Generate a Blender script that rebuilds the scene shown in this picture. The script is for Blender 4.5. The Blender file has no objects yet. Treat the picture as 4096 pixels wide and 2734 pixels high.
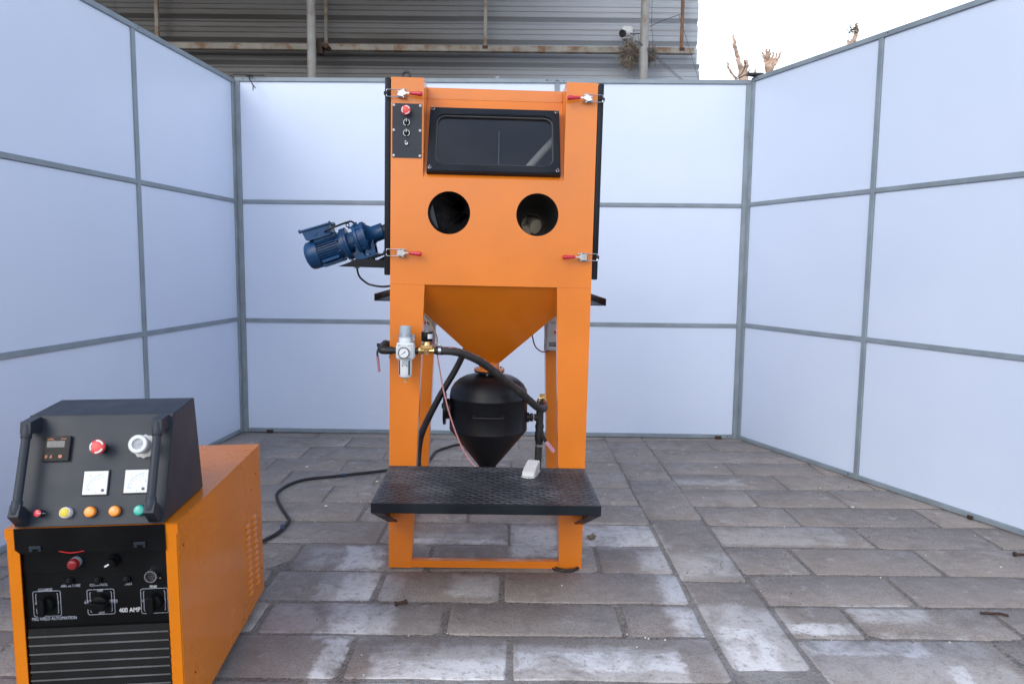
import bpy, bmesh, math, random
from mathutils import Vector, Matrix
random.seed(11)
SC = bpy.context.scene
COL = SC.collection
R = math.radians
V = Vector

# ------------------------------------------------------------------ camera
cam_d = bpy.data.cameras.new('camera')
cam = bpy.data.objects.new('camera', cam_d)
COL.objects.link(cam)
cam.location = (0, 0, 1.2017)
cam.rotation_euler = (Matrix.Rotation(math.pi/2 - .1026, 3, 'X') @ Matrix.Rotation(.0102, 3, 'Z')).to_euler()
cam_d.sensor_width = 36
cam_d.lens = 25.874
cam_d.clip_start = .05
cam_d.clip_end = 2000
cam_d.dof.use_dof = True
cam_d.dof.focus_distance = 2.85
cam_d.dof.aperture_fstop = 5.0
SC.camera = cam

# ------------------------------------------------------------------ sky and sun
SUN_EL, SUN_AZ = 34.0, 212.0          # azimuth clockwise from +y: behind the camera, to its left
wd = bpy.data.worlds.new('World')
SC.world = wd
wd.use_nodes = True
wt = wd.node_tree
wt.nodes.clear()
w_out = wt.nodes.new('ShaderNodeOutputWorld')
w_bg = wt.nodes.new('ShaderNodeBackground')
w_sky = wt.nodes.new('ShaderNodeTexSky')
w_sky.sky_type = 'NISHITA'
w_sky.sun_disc = False
w_sky.sun_elevation = R(SUN_EL)
w_sky.sun_rotation = R(SUN_AZ)
w_sky.air_density = 1.0
w_sky.dust_density = 6.0
w_sky.ozone_density = 1.0
w_bg.inputs['Strength'].default_value = .05
w_hs = wt.nodes.new('ShaderNodeHueSaturation')
w_hs.inputs['Saturation'].default_value = .55
wt.links.new(w_sky.outputs[0], w_hs.inputs['Color'])
wt.links.new(w_hs.outputs[0], w_bg.inputs['Color'])
# hazy air: white and bright low down all round, clearing to a dimmer blue overhead
w_co = wt.nodes.new('ShaderNodeTexCoord')
w_sp = wt.nodes.new('ShaderNodeSeparateXYZ')
wt.links.new(w_co.outputs['Generated'], w_sp.inputs[0])
w_rp = wt.nodes.new('ShaderNodeValToRGB')
_e = w_rp.color_ramp.elements
_e[0].position, _e[0].color = 0.0, (.55, .57, .60, 1)
_e[1].position, _e[1].color = 1.0, (.20, .27, .42, 1)
for _p, _c in ((.10, (.97, .985, 1.0, 1)), (.24, (.88, .93, 1.0, 1)), (.50, (.47, .54, .68, 1)), (.78, (.25, .32, .47, 1))):
    _n = w_rp.color_ramp.elements.new(_p); _n.color = _c
wt.links.new(w_sp.outputs['Z'], w_rp.inputs[0])
w_veil = wt.nodes.new('ShaderNodeBackground')
wt.links.new(w_rp.outputs[0], w_veil.inputs['Color'])
w_veil.inputs['Strength'].default_value = 1.9
w_add = wt.nodes.new('ShaderNodeAddShader')
wt.links.new(w_bg.outputs[0], w_add.inputs[0])
wt.links.new(w_veil.outputs[0], w_add.inputs[1])
wt.links.new(w_add.outputs[0], w_out.inputs['Surface'])
sun_d = bpy.data.lights.new('sun', 'SUN')
sun_d.energy = .6
sun_d.angle = R(30)
sun_d.color = (1, .96, .9)
sun = bpy.data.objects.new('sun', sun_d)
COL.objects.link(sun)
_az, _el = R(SUN_AZ), R(SUN_EL)
_to = V((math.sin(_az)*math.cos(_el), math.cos(_az)*math.cos(_el), math.sin(_el)))
sun.rotation_euler = _to.to_track_quat('Z', 'Y').to_euler()
sun.location = _to*30

vs = SC.view_settings
vs.view_transform = 'Standard'
vs.look = 'None'
vs.exposure = 0.06
vs.gamma = 1
vs.use_curve_mapping = False

# ------------------------------------------------------------------ materials
class NT:
    """small helper for building shader node trees"""
    def __init__(self, name):
        self.mat = bpy.data.materials.new(name)
        self.mat.use_nodes = True
        self.t = self.mat.node_tree
        self.t.nodes.clear()
        self.out = self.t.nodes.new('ShaderNodeOutputMaterial')
        self.bsdf = self.t.nodes.new('ShaderNodeBsdfPrincipled')
        self.link(self.bsdf.outputs[0], self.out.inputs[0])
    def link(self, a, b): self.t.links.new(a, b)
    def n(self, typ, **kw):
        nd = self.t.nodes.new(typ)
        for k, v in kw.items(): setattr(nd, k, v)
        return nd
    def put(self, sock, v):
        if hasattr(v, 'is_output') or isinstance(v, bpy.types.NodeSocket): self.link(v, sock)
        elif isinstance(v, tuple) and len(v) == 3 and sock.type == 'RGBA': sock.default_value = (*v, 1)
        else: sock.default_value = v
    def math(self, op, a, b=0.0, c=None, clamp=False):
        nd = self.n('ShaderNodeMath', operation=op, use_clamp=clamp)
        self.put(nd.inputs[0], a); self.put(nd.inputs[1], b)
        if c is not None: self.put(nd.inputs[2], c)
        return nd.outputs[0]
    def noise(self, vec, scale, detail=4, rough=.55, dist=0.0):
        nd = self.n('ShaderNodeTexNoise')
        if vec is not None: self.link(vec, nd.inputs['Vector'])
        nd.inputs['Scale'].default_value = scale
        nd.inputs['Detail'].default_value = detail
        nd.inputs['Roughness'].default_value = rough
        nd.inputs['Distortion'].default_value = dist
        return nd.outputs['Fac'], nd.outputs['Color']
    def ramp(self, f, a, b, lo=0.0, hi=1.0):
        nd = self.n('ShaderNodeMapRange', interpolation_type='SMOOTHSTEP')
        self.put(nd.inputs[0], f)
        nd.inputs[1].default_value = a; nd.inputs[2].default_value = b
        nd.inputs[3].default_value = lo; nd.inputs[4].default_value = hi
        return nd.outputs[0]
    def mix(self, f, a, b, mode='MIX'):
        nd = self.n('ShaderNodeMix', data_type='RGBA', blend_type=mode)
        self.put(nd.inputs[0], f); self.put(nd.inputs[6], a); self.put(nd.inputs[7], b)
        return nd.outputs[2]
    def bump(self, h, strength, dist):
        nd = self.n('ShaderNodeBump')
        nd.inputs['Strength'].default_value = strength
        nd.inputs['Distance'].default_value = dist
        self.link(h, nd.inputs['Height'])
        self.link(nd.outputs[0], self.bsdf.inputs['Normal'])
    def set(self, **kw):
        for k, v in kw.items(): self.put(self.bsdf.inputs[k.replace('_', ' ')], v)

def paint(name, col, rough=.4, metal=0.0, var=.08, vscale=6.0, rvar=.08, bump=0.0, bscale=400.0, spec=.5, worn=None, wscale=9.0, wlo=.56, whi=.7, coat=0.0, wamt=1.0, crough=.12):
    m = NT(name)
    co = m.n('ShaderNodeTexCoord').outputs['Object']
    f, c = m.noise(co, vscale, 5)
    base = m.mix(m.ramp(f, .3, .7), tuple(x*(1-var) for x in col), tuple(min(1, x*(1+var)) for x in col))
    rg = m.ramp(f, .3, .7, rough-rvar, rough+rvar)
    if worn:
        g, _ = m.noise(co, wscale, 8, .65)
        k = m.ramp(g, wlo, whi, 0, wamt)
        base = m.mix(k, base, worn)
        rg = m.math('MULTIPLY_ADD', k, .25, rg)
    m.set(Base_Color=base, Roughness=rg, Metallic=metal, Specular_IOR_Level=spec)
    if coat: m.set(Coat_Weight=coat, Coat_Roughness=crough)
    if bump:
        h, _ = m.noise(co, bscale, 2)
        m.bump(h, bump, .001)
    return m.mat

M = {}
M['orange'] = paint('orange_powder_coat', (.69, .180, .003), .42, spec=.5, var=.07, worn=(.50, .36, .27), wscale=55, wlo=.735, whi=.775, wamt=.6, vscale=3, rvar=.05, bump=.14, bscale=260, coat=.65, crough=.16)
M['orange2'] = paint('orange_gloss_paint', (.64, .180, .003), .27, var=.05, vscale=4, rvar=.04, bump=.05, bscale=180, spec=.35, worn=(.55, .14, .004), wscale=5, wamt=.5, coat=.12)
M['black'] = paint('black_powder_coat', (.007, .010, .015), .46, var=.3, spec=.24, bump=.15, bscale=500)
M['blacksat'] = paint('black_satin_tank_paint', (.0040, .0048, .0070), .38, spec=.36, var=.3, vscale=8, bump=.1, bscale=200, worn=(.03, .03, .033), wscale=14, wlo=.6, whi=.8, wamt=.5)
M['console'] = paint('charcoal_textured_paint', (.019, .026, .038), .45, spec=.38, var=.15, bump=.25, bscale=700, worn=(.05, .055, .06), wscale=16, wlo=.62, whi=.75, wamt=.4)
M['panelblk'] = paint('black_panel_paint', (.0026, .0030, .0038), .36, var=.3, spec=.18, bump=.1, bscale=600, worn=(.02, .021, .023), wscale=22, wlo=.64, whi=.8, wamt=.5)
M['plate'] = paint('charcoal_plate', (.015, .022, .034), .42, spec=.4, var=.12, bump=.1, bscale=700)
M['rubber'] = paint('black_rubber', (.011, .011, .012), .5, var=.4, vscale=20, bump=.2, bscale=120)
M['shiny_rubber'] = paint('shiny_black_rubber', (.008, .008, .009), .25, var=.3, vscale=20, bump=.2, bscale=40)
M['hose'] = paint('grey_black_hose', (.024, .023, .022), .62, var=.35, vscale=40, bump=.4, bscale=160, worn=(.06, .055, .05), wscale=30, wlo=.55, whi=.8)
M['cable'] = paint('dusty_cable', (.012, .013, .015), .6, var=.4, vscale=20, worn=(.07, .065, .06), wscale=25, wlo=.55, whi=.75, wamt=.7)
M['chrome'] = paint('zinc_plate', (.50, .51, .53), .24, metal=1, var=.08, vscale=60, rvar=.08)
M['steel'] = paint('dull_steel', (.42, .42, .43), .4, metal=1, var=.15, vscale=60)
M['brass'] = paint('brass', (.72, .50, .22), .34, metal=1, var=.12, vscale=60, bump=.3, bscale=900)
M['blue'] = paint('blue_machine_enamel', (.010, .055, .150), .36, var=.2, vscale=14, bump=.2, bscale=120, spec=.32, coat=.04, worn=(.022, .09, .20), wscale=18)
M['whiteplas'] = paint('white_plastic', (.55, .55, .54), .38, var=.02)
M['frlwhite'] = paint('pale_grey_plastic', (.62, .66, .68), .4, var=.03)
M['frlgrey'] = paint('blue_grey_plastic', (.36, .42, .48), .45, var=.05)
M['boxgrey'] = paint('starter_box_grey', (.50, .53, .57), .35, var=.04)
M['red'] = paint('red_plastic', (.62, .025, .030), .3, var=.06)
M['redrub'] = paint('red_grip_vinyl', (.55, .022, .045), .3, var=.08, coat=.2)
M['salmon'] = paint('sun_faded_red', (.72, .07, .06), .35, var=.04)
M['green'] = paint('dark_green_plastic', (.01, .10, .035), .35, var=.05)
M['yellow'] = paint('yellow_plastic', (.66, .52, .02), .35, var=.05)
M['amber'] = paint('amber_lens', (.90, .30, .03), .22, var=.04, coat=.5)
M['teal'] = paint('green_lens', (.02, .42, .33), .22, var=.04, coat=.5)
M['darkred'] = paint('dark_red_lens', (.20, .008, .012), .2, var=.1, coat=.5)
M['pink'] = paint('pink_vinyl_sleeve', (.50, .27, .38), .45, var=.1, vscale=60)
M['mauve'] = paint('dusty_pink_sleeve', (.36, .17, .22), .5, var=.15, vscale=60)
M['print'] = paint('white_print', (.72, .74, .76), .5, var=.1, vscale=80)
M['greyprint'] = paint('grey_print', (.40, .43, .50), .5, var=.05)
M['faint'] = paint('faint_print', (.28, .35, .52), .5, var=.05)
M['ink'] = paint('black_ink', (.02, .02, .025), .5, var=.1)
M['orangeprint'] = paint('orange_print', (.75, .25, .10), .5, var=.05)
M['dial'] = paint('white_dial', (.70, .74, .79), .3, var=.01)
M['lcd'] = paint('grey_display', (.055, .06, .065), .2, var=.1)
M['seg'] = paint('unlit_segments', (.12, .125, .13), .4, var=.1)
M['frame'] = paint('grey_galvanised_paint', (.225, .272, .31), .5, var=.12, vscale=7, bump=.1, bscale=90, worn=(.28, .31, .34), wscale=11, wlo=.60, whi=.72, wamt=.7)
M['pole'] = paint('rusty_painted_pole', (.27, .268, .255), .5, var=.2, vscale=6, worn=(.17, .09, .045), wscale=7, wlo=.52, whi=.68, wamt=.85)
M['girt'] = paint('rusty_girt', (.24, .22, .185), .6, var=.2, vscale=6, worn=(.17, .085, .04), wscale=7, wlo=.47, whi=.64, wamt=.9)
M['rust'] = paint('brown_rust', (.17, .085, .042), .75, var=.35, vscale=15, bump=.4, bscale=80)
M['darkrust'] = paint('dark_rust', (.045, .022, .014), .8, var=.4, vscale=20, bump=.4, bscale=80)
M['gasket'] = paint('dark_gasket', (.05, .055, .06), .5, var=.1)
M['straw'] = paint('dry_straw', (.21, .175, .135), .9, var=.35, vscale=8)
M['bark'] = paint('pruned_bark', (.55, .39, .29), .85, var=.3, vscale=9, bump=.8, bscale=30, worn=(.32, .19, .13), wscale=10)
M['leaf'] = paint('tiny_leaves', (.08, .12, .04), .6, var=.3)
M['wire'] = paint('grey_wire', (.07, .07, .08), .5, var=.2)
M['redwire'] = paint('red_wire', (.16, .012, .025), .4, var=.2)
M['beige'] = paint('beige_glove', (.62, .55, .43), .7, var=.12, vscale=12)
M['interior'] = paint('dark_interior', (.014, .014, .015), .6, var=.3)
M['innerhose'] = paint('grey_inner_hose', (.52, .48, .43), .6, var=.1)
M['paper'] = paint('scrap_paper', (.6, .58, .52), .8, var=.1)
M['dryleaf'] = paint('dry_leaf', (.16, .13, .085), .8, var=.4, vscale=60)
M['bluetape'] = paint('blue_tape', (.012, .035, .12), .4, var=.2)
M['cream'] = paint('cream_wire', (.62, .46, .28), .45, var=.1)

def braid():
    m = NT('red_white_twisted_cord')
    co = m.n('ShaderNodeTexCoord').outputs['Object']
    w = m.n('ShaderNodeTexWave', wave_type='BANDS', bands_direction='Z')
    m.link(co, w.inputs['Vector'])
    w.inputs['Scale'].default_value = 70; w.inputs['Distortion'].default_value = 1.5
    m.set(Base_Color=m.mix(m.ramp(w.outputs['Fac'], .45, .6), (.58, .36, .35), (.45, .10, .12)), Roughness=.45)
    return m.mat
M['braid'] = braid()

def hose_stripe():
    m = NT('maroon_hose_stripe')
    co = m.n('ShaderNodeTexCoord').outputs['Object']
    f, _ = m.noise(co, 60, 4)
    m.set(Base_Color=m.mix(m.ramp(f, .42, .6), (.10, .04, .045), (.26, .12, .13)), Roughness=.65)
    return m.mat
M['stripe'] = hose_stripe()

def laminate():
    """white partition board: faint blue, slight smudges and dirt along the bottom"""
    m = NT('white_laminate_board')
    g = m.n('ShaderNodeNewGeometry').outputs['Position']
    f, _ = m.noise(g, 1.3, 5)
    f2, _ = m.noise(g, 9, 6, .65)
    base = m.mix(m.ramp(f, .3, .7), (.61, .695, .85), (.64, .72, .87))
    sx = m.n('ShaderNodeSeparateXYZ'); m.link(g, sx.inputs[0])
    low = m.ramp(sx.outputs['Z'], .02, .42, 1, 0)
    spot, _ = m.noise(g, 38, 3, .6)
    d = m.math('MULTIPLY', low, m.ramp(spot, .70, .76))
    base = m.mix(m.math('MULTIPLY', d, .6), base, (.22, .23, .27))
    m.set(Base_Color=base, Roughness=m.ramp(f, .3, .7, .31, .34), Specular_IOR_Level=.45)
    h, _ = m.noise(g, 2.2, 2)
    m.bump(h, .14, .03)
    return m.mat
M['board'] = laminate()

def cladding():
    m = NT('grey_blue_sheet_metal')
    g = m.n('ShaderNodeNewGeometry').outputs['Position']
    mp = m.n('ShaderNodeMapping'); m.link(g, mp.inputs[0]); mp.inputs['Scale'].default_value = (.5, 1, 6)
    f, _ = m.noise(mp.outputs[0], 1.6, 6, .6)
    base = m.mix(m.ramp(f, .35, .7), (.33, .36, .40), (.40, .43, .47))
    mp2 = m.n('ShaderNodeMapping'); m.link(g, mp2.inputs[0]); mp2.inputs['Scale'].default_value = (.25, 1, 16)
    f2, _ = m.noise(mp2.outputs[0], 2.0, 5, .6)
    base = m.mix(m.math('MULTIPLY', m.ramp(f2, .52, .72), .55), base, (.22, .18, .14))
    # roof shade painted into the sheet colour as brown darkening towards the left
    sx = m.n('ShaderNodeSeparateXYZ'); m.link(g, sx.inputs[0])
    roof_shade = m.math('MULTIPLY', m.ramp(sx.outputs['X'], -1.2, 1.5, 1, 0), m.ramp(f, .2, .8, .75, 1))
    base = m.mix(roof_shade, base, (.056, .047, .037))
    m.set(Base_Color=base, Roughness=.5, Metallic=.0)
    return m.mat
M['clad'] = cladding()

STAINS = [(-.69, -.53, 2.82, 3.06, .9), (-.63, -.515, 2.55, 2.785, .95), (-.61, -.49, 2.30, 2.505, 1), (-.585, -.515, 2.00, 2.26, 1),
          (-.475, -.41, 2.31, 2.50, .7), (-.80, -.72, 2.87, 3.00, .45), (-.43, -.02, 3.10, 3.145, .85), (.02, .20, 2.97, 3.31, .8),
          (-.39, -.01, 2.00, 2.135, 1), (.02, .53, 2.085, 2.20, 1), (.69, .835, 1.95, 2.36, 1), (.67, .80, 2.39, 2.50, .6),
          (.95, 1.33, 2.195, 2.29, .95), (.58, .655, 2.55, 2.757, .85), (.585, .645, 2.31, 2.485, .9), (.93, 1.17, 2.33, 2.40, .9),
          (1.22, 1.44, 2.43, 2.52, .7), (.34, .65, 3.10, 3.33, .8), (1.325, 1.385, 2.02, 2.137, .85), (.545, .647, 2.85, 3.03, .55),
          (-.80, -.68, 2.31, 2.50, .4), (-.72, -.66, 2.58, 2.72, .5), (-.20, -.06, 2.60, 2.74, .4), (.70, .9, 2.80, 2.98, .4), (.05, .5, 1.92, 2.03, .7), (.93, 1.3, 4.02, 4.10, .35),
          (.67, .92, 1.9, 2.46, .55), (-.39, .53, 1.95, 2.23, .45), (.95, 1.5, 2.05, 2.30, .30), (-.84, -.42, 2.31, 2.50, .45), (.56, .66, 2.3, 3.05, .30), (-.70, -.42, 2.55, 2.79, .35), (.03, .65, 3.10, 3.33, .35), (.93, 1.5, 3.12, 3.34, .25), (-.42, -.02, 3.09, 3.2, .3)]

def floor_nodes(name, stone):
    m = NT(name)
    g = m.n('ShaderNodeNewGeometry').outputs['Position']
    rnd = m.n('ShaderNodeObjectInfo').outputs['Random']
    f1, _ = m.noise(g, 2.6, 6, .6)
    f2, _ = m.noise(g, 17, 7, .65)
    f3, _ = m.noise(g, 130, 3, .6)
    wn, wc = m.noise(g, 11, 4, .6)
    wn2, _ = m.noise(g, 33, 4, .7)
    if stone:
        base = m.mix(rnd, (.262, .227, .209), (.335, .294, .270))
        base = m.mix(m.ramp(f1, .35, .68), base, (.262, .226, .197))
        base = m.mix(m.math('MULTIPLY', m.ramp(f2, .52, .75), .4), base, (.185, .163, .152))
        base = m.mix(m.math('MULTIPLY', m.ramp(f2, .52, .28), .35), base, (.40, .375, .365))
    else:
        base = m.mix(m.ramp(f2, .35, .65), (.185, .160, .143), (.290, .255, .228))
        base = m.mix(m.math('MULTIPLY', m.ramp(f3, .52, .68), .7), base, (.34, .31, .285))
        base = m.mix(m.math('MULTIPLY', m.ramp(f3, .46, .34), .8), base, (.035, .03, .027))
    base = m.mix(m.math('MULTIPLY', m.ramp(f3, .53, .70), .45), base, (.46, .425, .40))
    base = m.mix(m.math('MULTIPLY', m.ramp(f3, .46, .32), .60), base, (.10, .088, .080))
    f4, _ = m.noise(g, 5.5, 7, .68, .6)
    base = m.mix(m.math('MULTIPLY', m.ramp(f4, .50, .66), .45), base, (.150, .128, .114))
    base = m.mix(m.math('MULTIPLY', m.ramp(f4, .44, .30), .35), base, (.36, .335, .32))
    # dust bridging stones and joints
    dv, _ = m.noise(g, 1.7, 5, .6)
    base = m.mix(m.math('MULTIPLY', m.ramp(dv, .42, .66), .55), base, (.250, .218, .192))
    # worn lime-white residue in rectangles left where things were painted
    wv = m.n('ShaderNodeVectorMath', operation='MULTIPLY_ADD')
    m.link(wc, wv.inputs[0]); wv.inputs[1].default_value = (.11, .09, 0)
    m.link(g, wv.inputs[2])
    sx = m.n('ShaderNodeSeparateXYZ'); m.link(wv.outputs[0], sx.inputs[0])
    X = m.math('SUBTRACT', sx.outputs[0], .055); Y = m.math('SUBTRACT', sx.outputs[1], .045)
    tot = None
    jit = m.math('MULTIPLY', m.math('SUBTRACT', wn2, .5), .07)
    for i, (x0, x1, y0, y1, k) in enumerate(STAINS):
        dx = m.math('SUBTRACT', m.math('ABSOLUTE', m.math('SUBTRACT', X, (x0+x1)/2)), (x1-x0)/2)
        dy = m.math('SUBTRACT', m.math('ABSOLUTE', m.math('SUBTRACT', Y, (y0+y1)/2)), (y1-y0)/2)
        d = m.math('MAXIMUM', dx, dy)
        d = m.math('ADD', d, jit)
        s = m.ramp(d, -.012, .016 + .022*(i % 3), k, 0)
        tot = s if tot is None else m.math('MAXIMUM', tot, s)
    grain = m.ramp(wn2, .30, .50)
    # faint residue spread elsewhere
    far = m.math('MULTIPLY', m.ramp(wn, .58, .72), .30)
    tot = m.math('MULTIPLY', tot, m.ramp(f4, .66, .44, .35, 1.0))
    k = m.math('MULTIPLY', m.math('MAXIMUM', tot, far), m.math('MULTIPLY_ADD', grain, .75, .25))
    base = m.mix(m.math('MULTIPLY', k, .92 if stone else .75), base, (.68, .67, .675) if stone else (.46, .44, .43))
    sp = m.n('ShaderNodeTexVoronoi'); m.link(g, sp.inputs['Vector']); sp.inputs['Scale'].default_value = 26
    spc = m.math('MULTIPLY', m.ramp(sp.outputs['Distance'], .10, .06), m.ramp(wn2, .5, .6))
    base = m.mix(m.math('MULTIPLY', spc, .5), base, (.05, .045, .042))
    # scratches of white paint
    mp = m.n('ShaderNodeMapping'); m.link(g, mp.inputs[0]); mp.inputs['Scale'].default_value = (5, 34, 1); mp.inputs['Rotation'].default_value = (0, 0, .5)
    sc_, _ = m.noise(mp.outputs[0], 2.2, 5, .7, 1.0)
    base = m.mix(m.math('MULTIPLY', m.ramp(sc_, .69, .74), .7 if stone else .2), base, (.56, .56, .58))
    mp3 = m.n('ShaderNodeMapping'); m.link(g, mp3.inputs[0]); mp3.inputs['Scale'].default_value = (40, 7, 1); mp3.inputs['Rotation'].default_value = (0, 0, .75)
    sd_, _ = m.noise(mp3.outputs[0], 2.4, 5, .7, .8)
    base = m.mix(m.math('MULTIPLY', m.ramp(sd_, .60, .68), .55 if stone else .2), base, (.15, .125, .115))
    m.set(Base_Color=base, Roughness=m.ramp(f2, .3, .7, .55, .8), Specular_IOR_Level=.35)
    hh = m.math('ADD', m.math('ADD', m.math('MULTIPLY', f2, .5), m.math('MULTIPLY', f3, .35 if stone else 1.2)), m.math('MULTIPLY', wn, .9))
    m.bump(hh, .75 if stone else 1.0, .011 if stone else .014)
    return m.mat
M['stone'] = floor_nodes('worn_sandstone_paver', True)
M['mortar'] = floor_nodes('gritty_mortar', False)

def chequer():
    """black chequer-plate paint with grey dust rubbed into it"""
    m = NT('dusty_black_tread_paint')
    co = m.n('ShaderNodeTexCoord').outputs['Object']
    f, _ = m.noise(co, 5.5, 5, .6)
    f2, _ = m.noise(co, 45, 5, .65)
    k = m.math('MULTIPLY', m.ramp(f, .36, .72), m.ramp(f2, .30, .66))
    base = m.mix(m.math('MULTIPLY', k, .36), (.008, .010, .014), (.20, .20, .215))
    fr, _ = m.noise(co, 3.0, 3)
    base = m.mix(m.math('MULTIPLY', m.ramp(fr, .6, .8), .2), base, (.045, .03, .03))
    m.set(Base_Color=base, Roughness=m.ramp(f2, .3, .7, .30, .46))
    h, _ = m.noise(co, 200, 3)
    m.bump(h, .2, .001)
    return m.mat
M['tread'] = chequer()
M['lug'] = paint('worn_black_lug_slat_glint', (.022, .024, .029), .30, var=.5, vscale=7, worn=(.11, .112, .12), wscale=6, wlo=.45, whi=.7, wamt=.8)

def glass(name, tint, gloss_rough=.02, ior=1.5):
    m = NT(name)
    m.t.nodes.remove(m.bsdf)
    tr = m.n('ShaderNodeBsdfTransparent'); tr.inputs[0].default_value = (*tint, 1)
    gl = m.n('ShaderNodeBsdfGlossy'); gl.inputs['Roughness'].default_value = gloss_rough
    fr = m.n('ShaderNodeFresnel'); fr.inputs[0].default_value = ior
    co = m.n('ShaderNodeTexCoord').outputs['Object']
    f, _ = m.noise(co, 7, 6, .65)
    df = m.n('ShaderNodeBsdfDiffuse'); df.inputs[0].default_value = (.16, .165, .17, 1)
    a = m.n('ShaderNodeMixShader'); m.link(fr.outputs[0], a.inputs[0]); m.link(tr.outputs[0], a.inputs[1]); m.link(gl.outputs[0], a.inputs[2])
    b = m.n('ShaderNodeMixShader'); m.link(m.ramp(f, .45, .8, .012, .07), b.inputs[0]); m.link(a.outputs[0], b.inputs[1]); m.link(df.outputs[0], b.inputs[2])
    m.link(b.outputs[0], m.out.inputs[0])
    return m.mat
M['glass'] = glass('dusty_window_glass', (.80, .82, .84), .02, 1.42)
M['clear'] = glass('clear_plastic', (.93, .95, .97), .05)

# ------------------------------------------------------------------ mesh building
def frame_of(ax):
    ax = V(ax).normalized()
    h = V((0, 0, 1)) if abs(ax.z) < .9 else V((1, 0, 0))
    u = h.cross(ax).normalized()
    return u, ax.cross(u).normalized(), ax

def spline(pts, sub=6):
    P = [V(p) for p in pts]
    if len(P) < 3 or sub <= 1: return P
    out = []
    for i in range(len(P)-1):
        p0 = P[i-1] if i else P[0]*2-P[1]
        p1, p2 = P[i], P[i+1]
        p3 = P[i+2] if i+2 < len(P) else P[-1]*2-P[-2]
        for k in range(sub):
            t = k/sub
            out.append(.5*((2*p1) + (p2-p0)*t + (2*p0-5*p1+4*p2-p3)*t*t + (3*p1-p0-3*p2+p3)*t**3))
    out.append(P[-1])
    return out

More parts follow.
